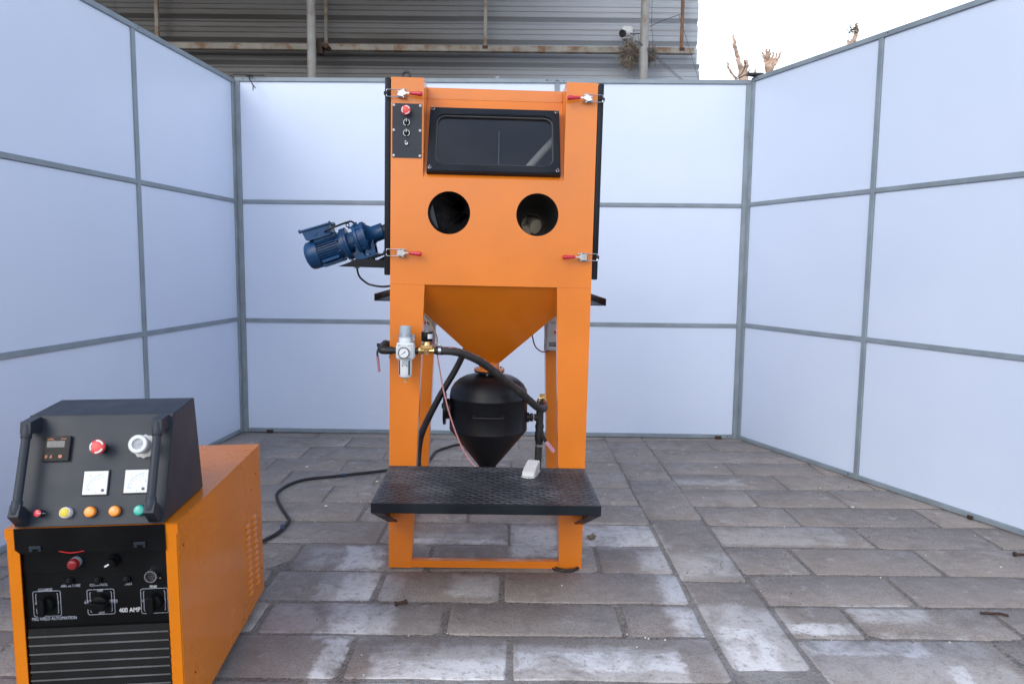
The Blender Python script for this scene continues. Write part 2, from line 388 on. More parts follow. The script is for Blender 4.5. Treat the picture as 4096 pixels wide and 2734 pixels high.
class MB:
    def __init__(self, xf=None):
        self.bm = bmesh.new(); self.xf = xf or Matrix.Identity(4)
    def add(self, vs, fs, m=0):
        bv = [self.bm.verts.new(self.xf @ V(v)) for v in vs]
        for f in fs:
            try:
                fc = self.bm.faces.new([bv[i] for i in f]); fc.material_index = m
            except ValueError: pass
        return bv
    def merge(self, b2, m=0, xf=None):
        idx = {}
        for v in b2.verts: idx[v] = self.bm.verts.new(self.xf @ ((xf @ v.co) if xf else v.co))
        for f in b2.faces:
            fc = self.bm.faces.new([idx[v] for v in f.verts]); fc.material_index = m
        b2.free()
        return self
    def box(self, x0, x1, y0, y1, z0, z1, bev=0.0, m=0, xf=None, seg=1):
        b = bmesh.new()
        bmesh.ops.create_cube(b, size=1)
        for v in b.verts:
            v.co = V(((x0+x1)/2+v.co.x*(x1-x0), (y0+y1)/2+v.co.y*(y1-y0), (z0+z1)/2+v.co.z*(z1-z0)))
        if bev: bmesh.ops.bevel(b, geom=b.edges[:], offset=bev, segments=seg, affect='EDGES', profile=.5)
        return self.merge(b, m, xf)
    def lathe(self, o, ax, prof, n=20, m=0, capa=True, capb=True):
        """prof: list of (distance along the axis, radius)"""
        u, w, a = frame_of(ax); o = V(o)
        vs, fs = [], []
        for t, r in prof:
            for k in range(n):
                q = 2*math.pi*k/n
                vs.append(o + a*t + (u*math.cos(q)+w*math.sin(q))*r)
        for i in range(len(prof)-1):
            for k in range(n):
                fs.append((i*n+k, i*n+(k+1) % n, (i+1)*n+(k+1) % n, (i+1)*n+k))
        if capa: fs.append(tuple(reversed(range(n))))
        if capb: fs.append(tuple((len(prof)-1)*n+k for k in range(n)))
        self.add(vs, fs, m); return self
    def cyl(self, p0, p1, r, r1=None, n=14, m=0):
        p0, p1 = V(p0), V(p1)
        return self.lathe(p0, p1-p0, [(0, r), ((p1-p0).length, r if r1 is None else r1)], n, m)
    def disc(self, c, ax, r, t, n=18, m=0, bev=0.0):
        if bev: pr = [(0, r), (t-bev, r), (t, r-bev)]
        else: pr = [(0, r), (t, r)]
        return self.lathe(c, ax, pr, n, m)
    def tube(self, pts, r, n=8, sub=6, m=0, taper=None):
        P = spline(pts, sub)
        vs, fs = [], []
        t0 = (P[1]-P[0]).normalized(); u, w, _ = frame_of(t0)
        for i, p in enumerate(P):
            t = ((P[i+1]-p) if i == 0 else (p-P[i-1]) if i == len(P)-1 else (P[i+1]-P[i-1])).normalized()
            u = (u - t*u.dot(t)).normalized(); w = t.cross(u)
            rr = r if taper is None else r*(1+(taper-1)*i/(len(P)-1))
            for k in range(n):
                q = 2*math.pi*k/n
                vs.append(p+(u*math.cos(q)+w*math.sin(q))*rr)
        L = len(P)
        for i in range(L-1):
            for k in range(n):
                fs.append((i*n+k, i*n+(k+1) % n, (i+1)*n+(k+1) % n, (i+1)*n+k))
        fs += [tuple(reversed(range(n))), tuple((L-1)*n+k for k in range(n))]
        self.add(vs, fs, m); return self
    def prism(self, poly, o, u, v, d, m=0):
        """polygon in the (u, v) plane at o, extruded along vector d"""
        o, u, v, d = V(o), V(u), V(v), V(d)
        n = len(poly)
        a = [o+u*p[0]+v*p[1] for p in poly]
        vs = a+[p+d for p in a]
        fs = [tuple(reversed(range(n))), tuple(range(n, 2*n))]+[(i, (i+1) % n, n+(i+1) % n, n+i) for i in range(n)]
        self.add(vs, fs, m); return self
    def torus(self, c, ax, R0, r, n=24, k=8, m=0, a0=0.0, a1=2*math.pi):
        u, w, a = frame_of(ax); c = V(c)
        full = abs(a1-a0-2*math.pi) < 1e-6
        N = n if full else n+1
        vs, fs = [], []
        for i in range(N):
            q = a0+(a1-a0)*i/n
            dr = u*math.cos(q)+w*math.sin(q)
            for j in range(k):
                s = 2*math.pi*j/k
                vs.append(c+dr*(R0+r*math.cos(s))+a*r*math.sin(s))
        for i in range(n if full else n):
            i2 = (i+1) % N
            if not full and i+1 >= N: break
            for j in range(k):
                fs.append((i*k+j, i2*k+j, i2*k+(j+1) % k, i*k+(j+1) % k))
        self.add(vs, fs, m); return self
    def arc(self, c, u, v, r0, r1, a0, a1, n=12, m=0, lift=0.0):
        """flat ring sector"""
        c, u, v = V(c), V(u), V(v)
        nn = u.cross(v).normalized()*lift
        vs, fs = [], []
        for i in range(n+1):
            q = a0+(a1-a0)*i/n
            e = u*math.cos(q)+v*math.sin(q)
            vs += [c+e*r0+nn, c+e*r1+nn]
        for i in range(n): fs.append((2*i, 2*i+1, 2*i+3, 2*i+2))
        self.add(vs, fs, m); return self
    def plate(self, outline, holes, o, u, v, d, m=0):
        """sheet with openings: outline and holes are 2-d loops in the (u, v) plane; d = thickness vector"""
        o, u, v, d = V(o), V(u), V(v), V(d)
        b = bmesh.new(); loops = []
        for lp in [outline]+holes:
            bv = [b.verts.new(o+u*p[0]+v*p[1]) for p in lp]
            loops.append(bv)
            for i in range(len(bv)): b.edges.new((bv[i], bv[(i+1) % len(bv)]))
        bmesh.ops.triangle_fill(b, use_beauty=True, use_dissolve=False, edges=b.edges[:], normal=u.cross(v))
        top = list(b.faces)
        mp = {x: b.verts.new(x.co+d) for x in list(b.verts)}
        for f in top: b.faces.new([mp[x] for x in reversed(f.verts)])
        for bv in loops:
            for i in range(len(bv)):
                a_, c_ = bv[i], bv[(i+1) % len(bv)]
                b.faces.new((a_, c_, mp[c_], mp[a_]))
        bmesh.ops.recalc_face_normals(b, faces=b.faces[:])
        return self.merge(b, m)
    def build(self, name, mats, parent=None, smooth=35, recalc=True, loc=None):
        if recalc: bmesh.ops.recalc_face_normals(self.bm, faces=self.bm.faces[:])
        me = bpy.data.meshes.new(name)
        self.bm.to_mesh(me); self.bm.free()
        for mm in (mats if isinstance(mats, (list, tuple)) else [mats]): me.materials.append(M[mm] if isinstance(mm, str) else mm)
        if smooth:
            me.polygons.foreach_set('use_smooth', [True]*len(me.polygons))
            me.set_sharp_from_angle(angle=R(smooth))
        return link(name, me, parent)

def link(name, me, parent=None):
    o = bpy.data.objects.new(name, me); COL.objects.link(o)
    if parent is not None: o.parent = parent
    return o

def tag(o, label=None, cat=None, group=None, kind=None):
    if label: o['label'] = label
    if cat: o['category'] = cat
    if group: o['group'] = group
    if kind: o['kind'] = kind
    return o

def thing(name, label, cat, mat=None, group=None):
    o = bpy.data.objects.new(name, None); COL.objects.link(o)
    o.empty_display_size = .1
    if mat is not None: o.matrix_world = mat
    return tag(o, label, cat, group)

def dup(o, loc=None, parent=None, xf=None):
    """copy of one object (mesh data shared)"""
    c = o.copy(); COL.objects.link(c); c.parent = parent if parent is not None else o.parent
    if loc is not None: c.location = loc
    return c

def basis(o, x, y, z):
    m = Matrix.Identity(4)
    for i in range(3): m[i][0], m[i][1], m[i][2], m[i][3] = x[i], y[i], z[i], o[i]
    return m

def text(body, size, mat, parent, mtx, name='lettering', align='CENTER', extrude=.0002, sx=1.0):
    """flat print: letters as a thin mesh; mtx maps text x/y/z to the parent's space"""
    cu = bpy.data.curves.new('t', 'FONT'); cu.body = body; cu.size = size
    cu.align_x = align; cu.align_y = 'CENTER'; cu.extrude = extrude; cu.resolution_u = 3
    to = bpy.data.objects.new('t', cu); COL.objects.link(to)
    dg = bpy.context.evaluated_depsgraph_get()
    me = bpy.data.meshes.new_from_object(to.evaluated_get(dg))
    bpy.data.objects.remove(to); bpy.data.curves.remove(cu)
    me.transform(mtx @ Matrix.Diagonal((sx, 1, 1, 1)))
    me.materials.clear(); me.materials.append(M[mat])
    me.name = name
    return link(name, me, parent)

def rrect(x0, x1, y0, y1, r, n=6):
    out = []
    for cx, cy, a in ((x1-r, y0+r, -90), (x1-r, y1-r, 0), (x0+r, y1-r, 90), (x0+r, y0+r, 180)):
        for k in range(n+1):
            q = R(a+90*k/n); out.append((cx+r*math.cos(q), cy+r*math.sin(q)))
    return out

def circ(cx, cy, r, n=48): return [(cx+r*math.cos(2*math.pi*k/n), cy+r*math.sin(2*math.pi*k/n)) for k in range(n)]

X3, Y3, Z3 = V((1, 0, 0)), V((0, 1, 0)), V((0, 0, 1))

# ================================================================== ground
g = MB(); g.add([(-300, -300, -.035), (300, -300, -.035), (300, 300, -.035), (-300, 300, -.035)], [(0, 1, 2, 3)])
tag(g.build('ground', 'mortar', smooth=0), kind='structure')
b = MB(); b.box(-2.6, 3.9, .2, 5.6, -.03, -.0030)
pavement = tag(b.build('pavement', 'mortar', smooth=0), kind='structure')

def paver(x0, x1, y0, y1, rnd):
    j = lambda s: rnd.uniform(-s, s)
    gp = .0095 if y0 < 2.8 else (.0070 if y0 < 3.4 else .0045)
    x0 += gp+j(.003); x1 -= gp+j(.003); y0 += gp-.001+j(.003); y1 -= gp-.001+j(.003)
    if x1-x0 < .04: return
    ch = lambda: rnd.uniform(.006, .018) if rnd.random() < .8 else rnd.uniform(.018, .040)
    e = .0048
    c1, c2, c3, c4 = ch(), ch(), ch(), ch()
    out = [(x0+c1, y0+j(e)), (x0+(x1-x0)*rnd.uniform(.25, .42), y0+j(e)), (x0+(x1-x0)*rnd.uniform(.58, .75), y0+j(e)), (x1-c2, y0+j(e)), (x1+j(e), y0+c2*.7),
           (x1+j(e), y1-c3*.7), (x1-c3, y1+j(e)), (x0+(x1-x0)*rnd.uniform(.55, .75), y1+j(e)), (x0+(x1-x0)*rnd.uniform(.25, .45), y1+j(e)), (x0+c4, y1+j(e)), (x0+j(e), y1-c4*.7), (x0+j(e), y0+c1*.7)]
    cx, cy = (x0+x1)/2, (y0+y1)/2
    tx, ty, z = j(.005), j(.008), j(.0018)
    n = len(out); vs = []
    for ins, zz in ((.0035, 0), (0, -.0030), (-.001, -.028)):
        for x, y in out:
            dx, dy = cx-x, cy-y
            l = math.hypot(dx, dy)
            sx = min(1, ins/max(1e-6, abs(dx))) if abs(dx) > .05 else 0
            sy = min(1, ins/max(1e-6, abs(dy))) if abs(dy) > .02 else 0
            xx, yy = x+dx*sx, y+dy*sy
            vs.append((xx, yy, zz+z+(xx-cx)*tx+(yy-cy)*ty))
    fs = [tuple(range(n))]+[(i+n, (i+1) % n+n, (i+1) % n, i) for i in range(n)]+[(i+2*n, (i+1) % n+2*n, (i+1) % n+n, i+n) for i in range(n)]
    m = MB(); m.add(vs, fs)
    m.build('paver', 'stone', pavement, smooth=50)

rnd = random.Random(5)
ROWS = [.32, .60, .88, 1.18, 1.47, 1.75, 2.03, 2.295, 2.53, 2.80, 3.085, 3.355, 3.635, 3.93, 4.215, 4.48, 4.785, 5.06, 5.35]
LJ = {6: [-.493, .003], 7: [-.845, -.217, .385], 8: [-.92, -.495, -.028], 9: [-.888, -.33, .36], 10: [-.57, -.007], 11: [-.72, -.2, .3], 12: [-.96, -.43, .1], 13: [-1.27, -.755, -.2, .2], 14: [-1.0, -.5, .0], 15: [-.8, -.3, .2], 16: [-1.1, -.55, .05]}
RJ = {6: [1.573], 7: [1.183, 1.7], 8: [1.475], 9: [1.207, 1.735], 10: [1.598, 2.15], 11: [1.38, 2.034], 12: [1.273, 1.729], 13: [1.53], 14: [1.322, 1.85], 15: [1.684], 16: [1.355, 1.9]}
for i in range(len(ROWS)-1):
    y0, y1 = ROWS[i], ROWS[i+1]
    xs = LJ.get(i, [rnd.uniform(-.3, -.1)])
    L = xs[0]; left = []
    while L > -2.2: L -= rnd.uniform(.44, .60); left.append(L)
    mid = xs[-1]; more = []
    while .662-mid > .75: mid += rnd.uniform(.42, .52); more.append(mid)
    a = sorted(left)+xs+more+[.662]
    for p, q in zip(a[:-1], a[1:]): paver(p, q, y0, y1, rnd)
    xs = RJ.get(i, [rnd.uniform(1.2, 1.5)])
    mid = xs[-1]; more = []
    while mid < 3.2: mid += rnd.uniform(.44, .6); more.append(mid)
    a = [.926]+xs+more
    for p, q in zip(a[:-1], a[1:]): paver(p, q, y0, y1, rnd)
for y0, y1 in zip([.3, .95, 1.5, 2.1, 2.727, 3.426, 4.075, 4.462, 5.0], [.95, 1.5, 2.1, 2.727, 3.426, 4.075, 4.462, 5.0, 5.35]): paver(.662, .926, y0, y1, rnd)

# ================================================================== partition walls
def partition(label, p0, u, inward, posts, zs, H):
    """u: unit vector along the wall, inward: unit normal into the booth. local x along the wall, local y outward"""
    t = thing('partition_wall', label, 'partition wall', basis(V((p0[0], p0[1], 0)), V((u[0], u[1], 0)), -V((inward[0], inward[1], 0)), Z3))
    if Matrix(t.matrix_world).to_3x3().determinant() < 0: raise RuntimeError
    pw, rw, dp = .031, .026, .028
    for i, s in enumerate(posts):
        b = MB(); b.box(s-pw/2, s+pw/2, 0, dp, .002, H-.028, bev=.002); b.build('post', 'frame', t, smooth=0)
    b = MB(); b.box(posts[0]-pw/2, posts[-1]+pw/2, -.001, dp, H-.0275, H, bev=.002); b.build('top_rail', 'frame', t, smooth=0)
    for s in posts:
        for ds, z in ((.045, H-.013), (-.05, .018)):
            if posts[0] < s+ds < posts[-1]:
                b = MB(); b.disc((s+ds, .0012, z), -Y3, .0042, .0030, 8); b.build('bolt_hole', 'ink', t, smooth=0)
    for a, c in zip(posts[:-1], posts[1:]):
        for k, z in enumerate([.017]+list(zs)):
            b = MB(); b.box(a+pw/2+.0005, c-pw/2-.0005, .0015, dp, z-rw/2, z+rw/2, bev=.002); b.build('rail', 'frame', t, smooth=0)
        lv = [.017+rw/2]+[q for z in zs for q in (z-rw/2, z+rw/2)]+[H-.0275]
        for k in range(0, len(lv), 2):
            b = MB(); b.box(a+pw/2+.001, c-pw/2-.001, .011, .017, lv[k]+.001, lv[k+1]-.001); b.build('panel', 'board', t, smooth=0)
    return t
cl, cr = V((-1.8948, 5.1802)), V((1.5788, 5.1168))
ub = (cr-cl).normalized()
back_wall = partition('white boarded partition at the back, standing square behind the orange blasting cabinet', cl, ub, V((ub.y, -ub.x)), [-.004, 1.09, 2.184, 3.478], [.803, 1.629], 2.465)
ul = V((-.0771, -.9970))
partition('white boarded partition on the left, rising behind the welding machine', cl+V((-.0215, 0))+ul*3.52, -ul, V((.997, -.0771)), [3.52-x for x in (3.505, 2.345, 1.17, .012)], [.812, 1.631], 2.452)
ur = V((.3659, -.9307))
right_wall = partition('white boarded partition flaring open along the right side of the paving', cr+V((.0185, 0)), ur, V((-.9307, -.3659)), [.012, 1.052, 2.10, 3.15, 4.2], [.811, 1.636], 2.478)

# marker pen and fittings on the back wall's top rail
mk = basis(V((2.186, -.0025, 2.451)), V((0, 0, 1)), V((-1, 0, 0)), V((0, -1, 0)))
text('3', .034, 'ink', back_wall, mk, 'marker_number')
b = MB()
b.box(2.105, 2.147, -.0022, -.0014, 2.4545, 2.4565)
b.prism([(2.105, 2.4555), (2.119, 2.463), (2.117, 2.456), (2.119, 2.448)], (0, -.0014, 0), X3, Z3, (0, -.0008, 0))
b.build('marker_arrow', 'ink', back_wall, smooth=0)
b = MB(); b.box(1.765, 1.790, .003, .010, 2.463, 2.482, bev=.001); b.box(1.765, 1.790, .003, .024, 2.4645, 2.467, bev=.0005)
b.build('lug', 'frame', back_wall, smooth=0)
b = MB(); b.box(.07, .112, -.03, -.006, 2.466, 2.470); b.disc((.10, -.012, 2.470), Z3, .006, .006, 6); b.build('lug', 'darkrust', back_wall, smooth=0)
b = MB(); b.box(1.748, 1.775, -.014, -.001, .003, .020, bev=.003); b.disc((1.76, -.014, .011), -Y3, .005, .004, 6); b.build('foot_bracket', 'darkrust', right_wall, smooth=0)
for s in (.17, 3.36):
    b = MB(); b.box(s-.022, s+.022, -.022, -.001, .003, .022, bev=.003); b.disc((s-.006, -.023, .012), -Y3, .007, .008, 6); b.build('foot_bracket', 'darkrust', back_wall, smooth=0)
for nm, lab, pts in (('wire_tie', 'black wire tie knotted over the top left corner of the partitions', [[(-1.93, 5.14, 2.462), (-1.88, 5.15, 2.476), (-1.78, 5.155, 2.472), (-1.70, 5.16, 2.473)], [(-1.80, 5.15, 2.475), (-1.79, 5.12, 2.44), (-1.765, 5.11, 2.40), (-1.76, 5.10, 2.36)], [(-1.775, 5.12, 2.41), (-1.745, 5.105, 2.375)]]),
                     ('wire_tie', 'black wire tie bunched on the top right corner of the partitions', [[(1.49, 5.12, 2.475), (1.53, 5.11, 2.51), (1.545, 5.10, 2.56), (1.535, 5.10, 2.59)], [(1.50, 5.12, 2.472), (1.56, 5.10, 2.50), (1.575, 5.10, 2.53), (1.57, 5.1, 2.495), (1.60, 5.09, 2.49)], [(1.55, 5.1, 2.49), (1.61, 5.09, 2.48), (1.68, 5.06, 2.487)]])):
    b = MB()
    for p in pts: b.tube(p, .0034, 6, 5)
    if 'right' in lab: b.box(1.56, 1.66, 5.06, 5.09, 2.482, 2.50, bev=.004)
    tag(b.build(nm, 'rubber'), lab, 'wire tie', 'wire ties on the partition corners')

# ================================================================== shed behind
shed = thing('metal_shed', 'open shed wall of ribbed grey sheet metal on pipe posts, beyond the back partition', 'shed', Matrix.Translation((0, 6.5, 0)))
PITCH, ZTOP = .188, 3.307
def rib_profile(z_hi, z_lo):
    """points (z, y) from top to bottom; y grows away from the camera"""
    P = []
    k = math.ceil((z_hi-ZTOP)/PITCH)+1
    while True:
        z = ZTOP+k*PITCH
        for dz, y in ((0, 0), (-.033, .030), (-.046, .030), (-.064, .002), (-.066, 0), (-.100, 0), (-.104, .004), (-.108, 0), (-.142, 0), (-.146, .004), (-.150, 0)):
            if z_lo <= z+dz <= z_hi: P.append((z+dz, y))
        k -= 1
        if z < z_lo-.2: break
    P = [(z_hi, P[0][1])]+P+[(z_lo, P[-1][1])]
    return P
def sheet(x0, x1, z_lo, z_hi, dy):
    P = rib_profile(z_hi, z_lo); vs, fs = [], []
    for z, y in P: vs += [(x0, y+dy, z), (x1, y+dy, z)]
    for i in range(len(P)-1): fs.append((2*i, 2*i+1, 2*i+3, 2*i+2))
    n = len(vs)
    vs += [(v[0], v[1]+.0015, v[2]) for v in vs[:n]]
    fs += [tuple(n+q for q in reversed(f)) for f in fs]
    fs += [(2*i, 2*i+2, n+2*i+2, n+2*i) for i in range(len(P)-1)]+[(2*i+1, n+2*i+1, n+2*i+3, 2*i+3) for i in range(len(P)-1)]
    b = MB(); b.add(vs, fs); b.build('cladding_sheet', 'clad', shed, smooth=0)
for (x0, x1, e) in ((-7.0, -3.4, 0), (-3.4, -.4, 0), (-.4, 1.555, .027)):
    for i, (z0, z1) in enumerate(((0, .98), (.98, 1.92), (1.92, 2.935), (2.93, 3.872), (3.868, 4.3))):
        sheet(x0-.06, x1+(e if i < 3 else 0), z0+.0005, z1, (.002 if i % 2 else .0045)+(.005 if x0 == -3.4 else 0))
for (xa, xb) in ((-1.662, -1.672), (1.056, 1.040)):
    b = MB(); b.lathe((xb-.002*0, -.27, 0), V(((xa-xb)*4.3/3.4, 0, 4.25)), [(0, .0355), (4.25, .0355)], 20); b.build('pole', 'pole', shed)
b = MB(); b.box(-7.0, 1.500, -.125, -.075, 2.984, 3.034, bev=.004); b.build('girt', 'girt', shed, smooth=0)
for x, w in ((-3.0, .03), (-1.585, .025), (-.250, .027), (1.397, .026)):
    b = MB(); b.box(x-w/2, x+w/2, -.112, -.086, 3.0355, 4.25, bev=.002); b.build('hanger_bar', 'rust' if x > 0 else 'girt', shed, smooth=0)
    b = MB(); b.box(x-.022, x+.022, -.128, -.1255, 3.006, 3.032, bev=.001); b.build('cleat', 'darkrust', shed, smooth=0)
b = MB()
b.prism([(-.02, .03), (.10, -.012), (.075, -.035), (.04, -.012), (.045, -.075), (.005, -.072)], (-1.63, -.235, 3.0), X3, Z3, (0, .09, 0))
b.build('bracket', 'darkrust', shed, smooth=0)
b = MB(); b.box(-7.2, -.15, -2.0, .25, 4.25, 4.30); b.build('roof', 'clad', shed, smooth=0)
for yy in (-.1, -1.0, -1.9):
    b = MB(); b.box(-7.2, -.15, yy-.03, yy+.03, 4.19, 4.2495); b.build('purlin', 'girt', shed, smooth=0)
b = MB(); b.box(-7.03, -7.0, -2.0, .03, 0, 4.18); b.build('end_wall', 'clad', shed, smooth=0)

# security camera on the sheet
def yat(p, y):   # helper: a point read off the wall plane y = 6.5, moved to another depth along the sight line
    k = y/6.5
    return V((p[0]*k, y, 1.2017+(p[1]-1.2017)*k))
t = thing('security_camera', 'white bullet security camera with black lens ring on a square plate', 'camera', Matrix.Translation((.952, 6.46, 3.18)))
b = MB(); b.box(-.045, .045, 0, .035, -.055, .050, bev=.012, seg=2); b.build('mount_plate', 'whiteplas', t)
for dx, dz in ((-.034, .038), (.034, .038), (.032, -.042), (-.012, .028), (.026, .012)):
    b = MB(); b.disc((dx, -.001, dz), -Y3, .0035, .0015, 8); b.build('screw', 'ink', t)
b = MB(); b.lathe((.012, 0, -.012), (0, -1, 0), [(0, .026), (.012, .024), (.02, .014)], 16); b.tube([(.012, -.01, -.012), (-.002, -.05, -.008), (-.006, -.07, -.026)], .011, 10); b.build('arm', 'whiteplas', t)
ax = V((-.70, -.68, -.22)).normalized()
b = MB(); b.lathe(V((.008, -.055, -.030)), ax, [(0, .016), (.01, .025), (.085, .028)], 18); b.build('housing', 'whiteplas', t)
b = MB(); b.lathe(V((.008, -.055, -.030))+ax*.083, ax, [(0, .0285), (.022, .031), (.022, .026), (.012, .024)], 18); b.build('lens_ring', 'ink', t)
b = MB(); b.tube([(-.02, .0, -.05), (-.03, -.012, -.08), (-.028, -.02, -.105), (-.02, -.03, -.12)], .0025, 6); b.build('cord', 'wire', t)

# bird nests on the girt beside the pole
def nest(label, c, rx, rz, n, seed, hang):
    rn = random.Random(seed)
    b = MB()
    for i in range(n):
        a, q = rn.uniform(0, 6.28), rn.gauss(0, .5)
        p = V(c)+V((rx*max(-1, min(1, rn.gauss(0, .42)))*1.1, rn.uniform(-.03, .03), rz*max(-1.1, min(1, rn.gauss(.0, .42)))))
        d = V((rn.gauss(0, 1), rn.gauss(0, .5), rn.gauss(0, .75)-.3*hang*rn.random()))
        d.normalize(); L = rn.uniform(.02, .055)
        k = V((rn.gauss(0, .012), rn.gauss(0, .01), rn.gauss(0, .012)))
        if rn.random() < hang*.18: d = V((rn.gauss(0, .25), rn.gauss(0, .2), -1)).normalized(); L = rn.uniform(.06, .11)
        b.tube([p-d*L, p+k, p+d*L], rn.uniform(.0012, .0028), 3, 2)
    tag(b.build('bird_nest', 'straw', smooth=0), label, 'nest', 'nests by the pole')
nest('straw bird nest, the large shaggy one left of the rusty pole', (.952, 6.30, 2.948), .068, .078, 620, 3, .9)
nest('straw bird nest, the small wisp right of the rusty pole', (1.125, 6.31, 2.955), .034, .050, 150, 4, .8)

# loose cables near the shed's edge
for lab, pts, y, r in (('twin grey cable slanting down from the pole to the back partition', [(1.023, 3.124), (1.081, 3.093), (1.159, 3.034), (1.355, 2.87), (1.532, 2.731)], 6.2, .0024),
                       ('thin grey cable hanging straight down beside the pole', [(1.16, 3.75), (1.159, 3.284), (1.173, 3.144), (1.173, 3.073), (1.16, 3.022)], 6.35, .002),
                       ('thin dark cable drooping past the free edge of the metal sheet', [(1.39, 3.33), (1.408, 3.27), (1.445, 3.178), (1.509, 2.992), (1.541, 2.903), (1.61, 2.70)], 6.3, .0022),
                       ('short grey cable looped from the pole up to the rusty hanger bar', [(1.10, 3.21), (1.115, 3.223), (1.148, 3.24), (1.249, 3.285), (1.40, 3.34)], 6.35, .003)):
    b = MB(); b.tube([yat(p, y) for p in pts], r, 6, 5)
    if 'twin' in lab: b.tube([yat((p[0]+.01*i/4, p[1]-.022*min(1, i/2)), y) for i, p in enumerate(pts)], r, 6, 5)
    tag(b.build('cable', 'wire'), lab, 'cable', 'loose cables by the pole')
b = MB(); b.tube([yat(p, 6.22) for p in ((.98, 3.183), (1.002, 3.174), (1.03, 3.177), (1.06, 3.18))], .0045, 6, 4)
tag(b.build('metal_hook', 'darkrust'), 'small rusty metal hook sticking out left of the pole', 'hook')

# pollarded trees beyond the right partition
def tree(label, base, limbs, leaves=0, seed=0):
    rn = random.Random(seed)
    t = thing('tree', label, 'tree', Matrix.Translation((base[0], base[1], 0)), 'pruned trees beyond the partition')
    o = V((base[0], base[1], 0))
    def limb(b, pts, r0, r1):
        P = spline([V(p)-o for p in pts], 6)
        P = [p+V((rn.gauss(0, .004), rn.gauss(0, .004), 0)) for p in P]
        n, vs, fs = 9, [], []
        for i, p in enumerate(P):
            rr = r0+(r1-r0)*i/(len(P)-1); rr *= rn.uniform(.56, .84)
            for k in range(n):
                q = 6.2832*k/n; e = rr*rn.uniform(.85, 1.15)
                vs.append(p+V((math.cos(q)*e, math.sin(q)*e, rn.uniform(-.004, .004))))
        for i in range(len(P)-1):
            for k in range(n): fs.append((i*n+k, i*n+(k+1) % n, (i+1)*n+(k+1) % n, (i+1)*n+k))
        fs.append(tuple((len(P)-1)*n+k for k in range(n)))
        b.add(vs, fs)
    tr = limbs[0][0][0]
    b = MB(); limb(b, [(base[0], base[1], -.05), (base[0]+.03, base[1], 1.0), (tr[0]-.02, tr[1], tr[2]*.75), tr], .17, .11); b.build('trunk', 'bark', t, smooth=60)
    for pts, r0, r1 in limbs:
        b = MB(); limb(b, pts, r0, r1); b.build('branch', 'bark', t, smooth=60)
    if leaves:
        b = MB()
        for i in range(leaves):
            p = V(limbs[-1][0][1])-o+V((rn.gauss(-.03, .035), rn.gauss(0, .03), rn.gauss(0, .035))); e = V((rn.gauss(0, 1), rn.gauss(0, 1), rn.gauss(0, 1))).normalized()*.016
            f = e.cross(V((.3, .5, .8))).normalized()*.006
            b.add([p-e, p+f, p+e, p-f], [(0, 1, 2, 3)])
        b.build('leaves', 'leaf', t, smooth=0)['kind'] = 'stuff'
def T(x, z, dy=0): return (x, 8.5+dy, z)
tree('pale pruned tree with one tall knobbly stub, nearest the metal shed', (2.55, 8.5),
     [([T(2.55, 2.9), T(2.57, 3.30), T(2.555, 3.42)], .075, .05), ([T(2.55, 3.0), T(2.535, 3.36), T(2.50, 3.50), T(2.475, 3.60), T(2.445, 3.70), T(2.425, 3.79)], .050, .016),
      ([T(2.49, 3.54), T(2.455, 3.62), T(2.42, 3.69)], .026, .010), ([T(2.565, 3.36), T(2.585, 3.46), T(2.57, 3.52)], .05, .03),
      ([T(2.50, 3.0), T(2.49, 3.27), T(2.44, 3.36), T(2.395, 3.42), T(2.378, 3.485)], .032, .014), ([T(2.41, 3.40), T(2.435, 3.425)], .012, .005),
      ([T(2.60, 3.0), T(2.68, 3.30), T(2.692, 3.42)], .03, .018), ([T(2.545, 3.40), T(2.525, 3.47)], .03, .02)], seed=1)
tree('brown pruned tree with a fist of short finger-like stubs', (2.86, 8.6),
     [([T(2.85, 2.9), T(2.85, 3.36), T(2.835, 3.48)], .058, .060), ([T(2.83, 3.42), T(2.79, 3.52), T(2.76, 3.60)], .035, .014), ([T(2.83, 3.45), T(2.81, 3.56), T(2.80, 3.635)], .04, .018),
      ([T(2.83, 3.48), T(2.835, 3.57), T(2.84, 3.63)], .035, .016), ([T(2.85, 3.46), T(2.875, 3.53), T(2.885, 3.60)], .03, .014), ([T(2.86, 3.44), T(2.905, 3.52), T(2.918, 3.59)], .026, .012),
      ([T(2.86, 3.42), T(2.92, 3.49), T(2.955, 3.58), T(2.965, 3.61)], .030, .011), ([T(2.80, 3.50), T(2.79, 3.56)], .03, .016)], seed=2)
tree('lone pruned tree stub with a few green sprouts, farther along the partition', (3.72, 8.5),
     [([T(3.72, 3.2), T(3.735, 3.66), T(3.765, 3.74)], .05, .034), ([T(3.73, 3.66), T(3.715, 3.71), T(3.705, 3.745)], .026, .012), ([T(3.765, 3.72), T(3.785, 3.80), T(3.80, 3.84), T(3.79, 3.885), T(3.797, 3.925)], .040, .016),
      ([T(3.79, 3.80), T(3.815, 3.85)], .024, .012), ([T(3.785, 3.80), T(3.782, 3.84), T(3.775, 3.88)], .02, .01)], leaves=70, seed=3)
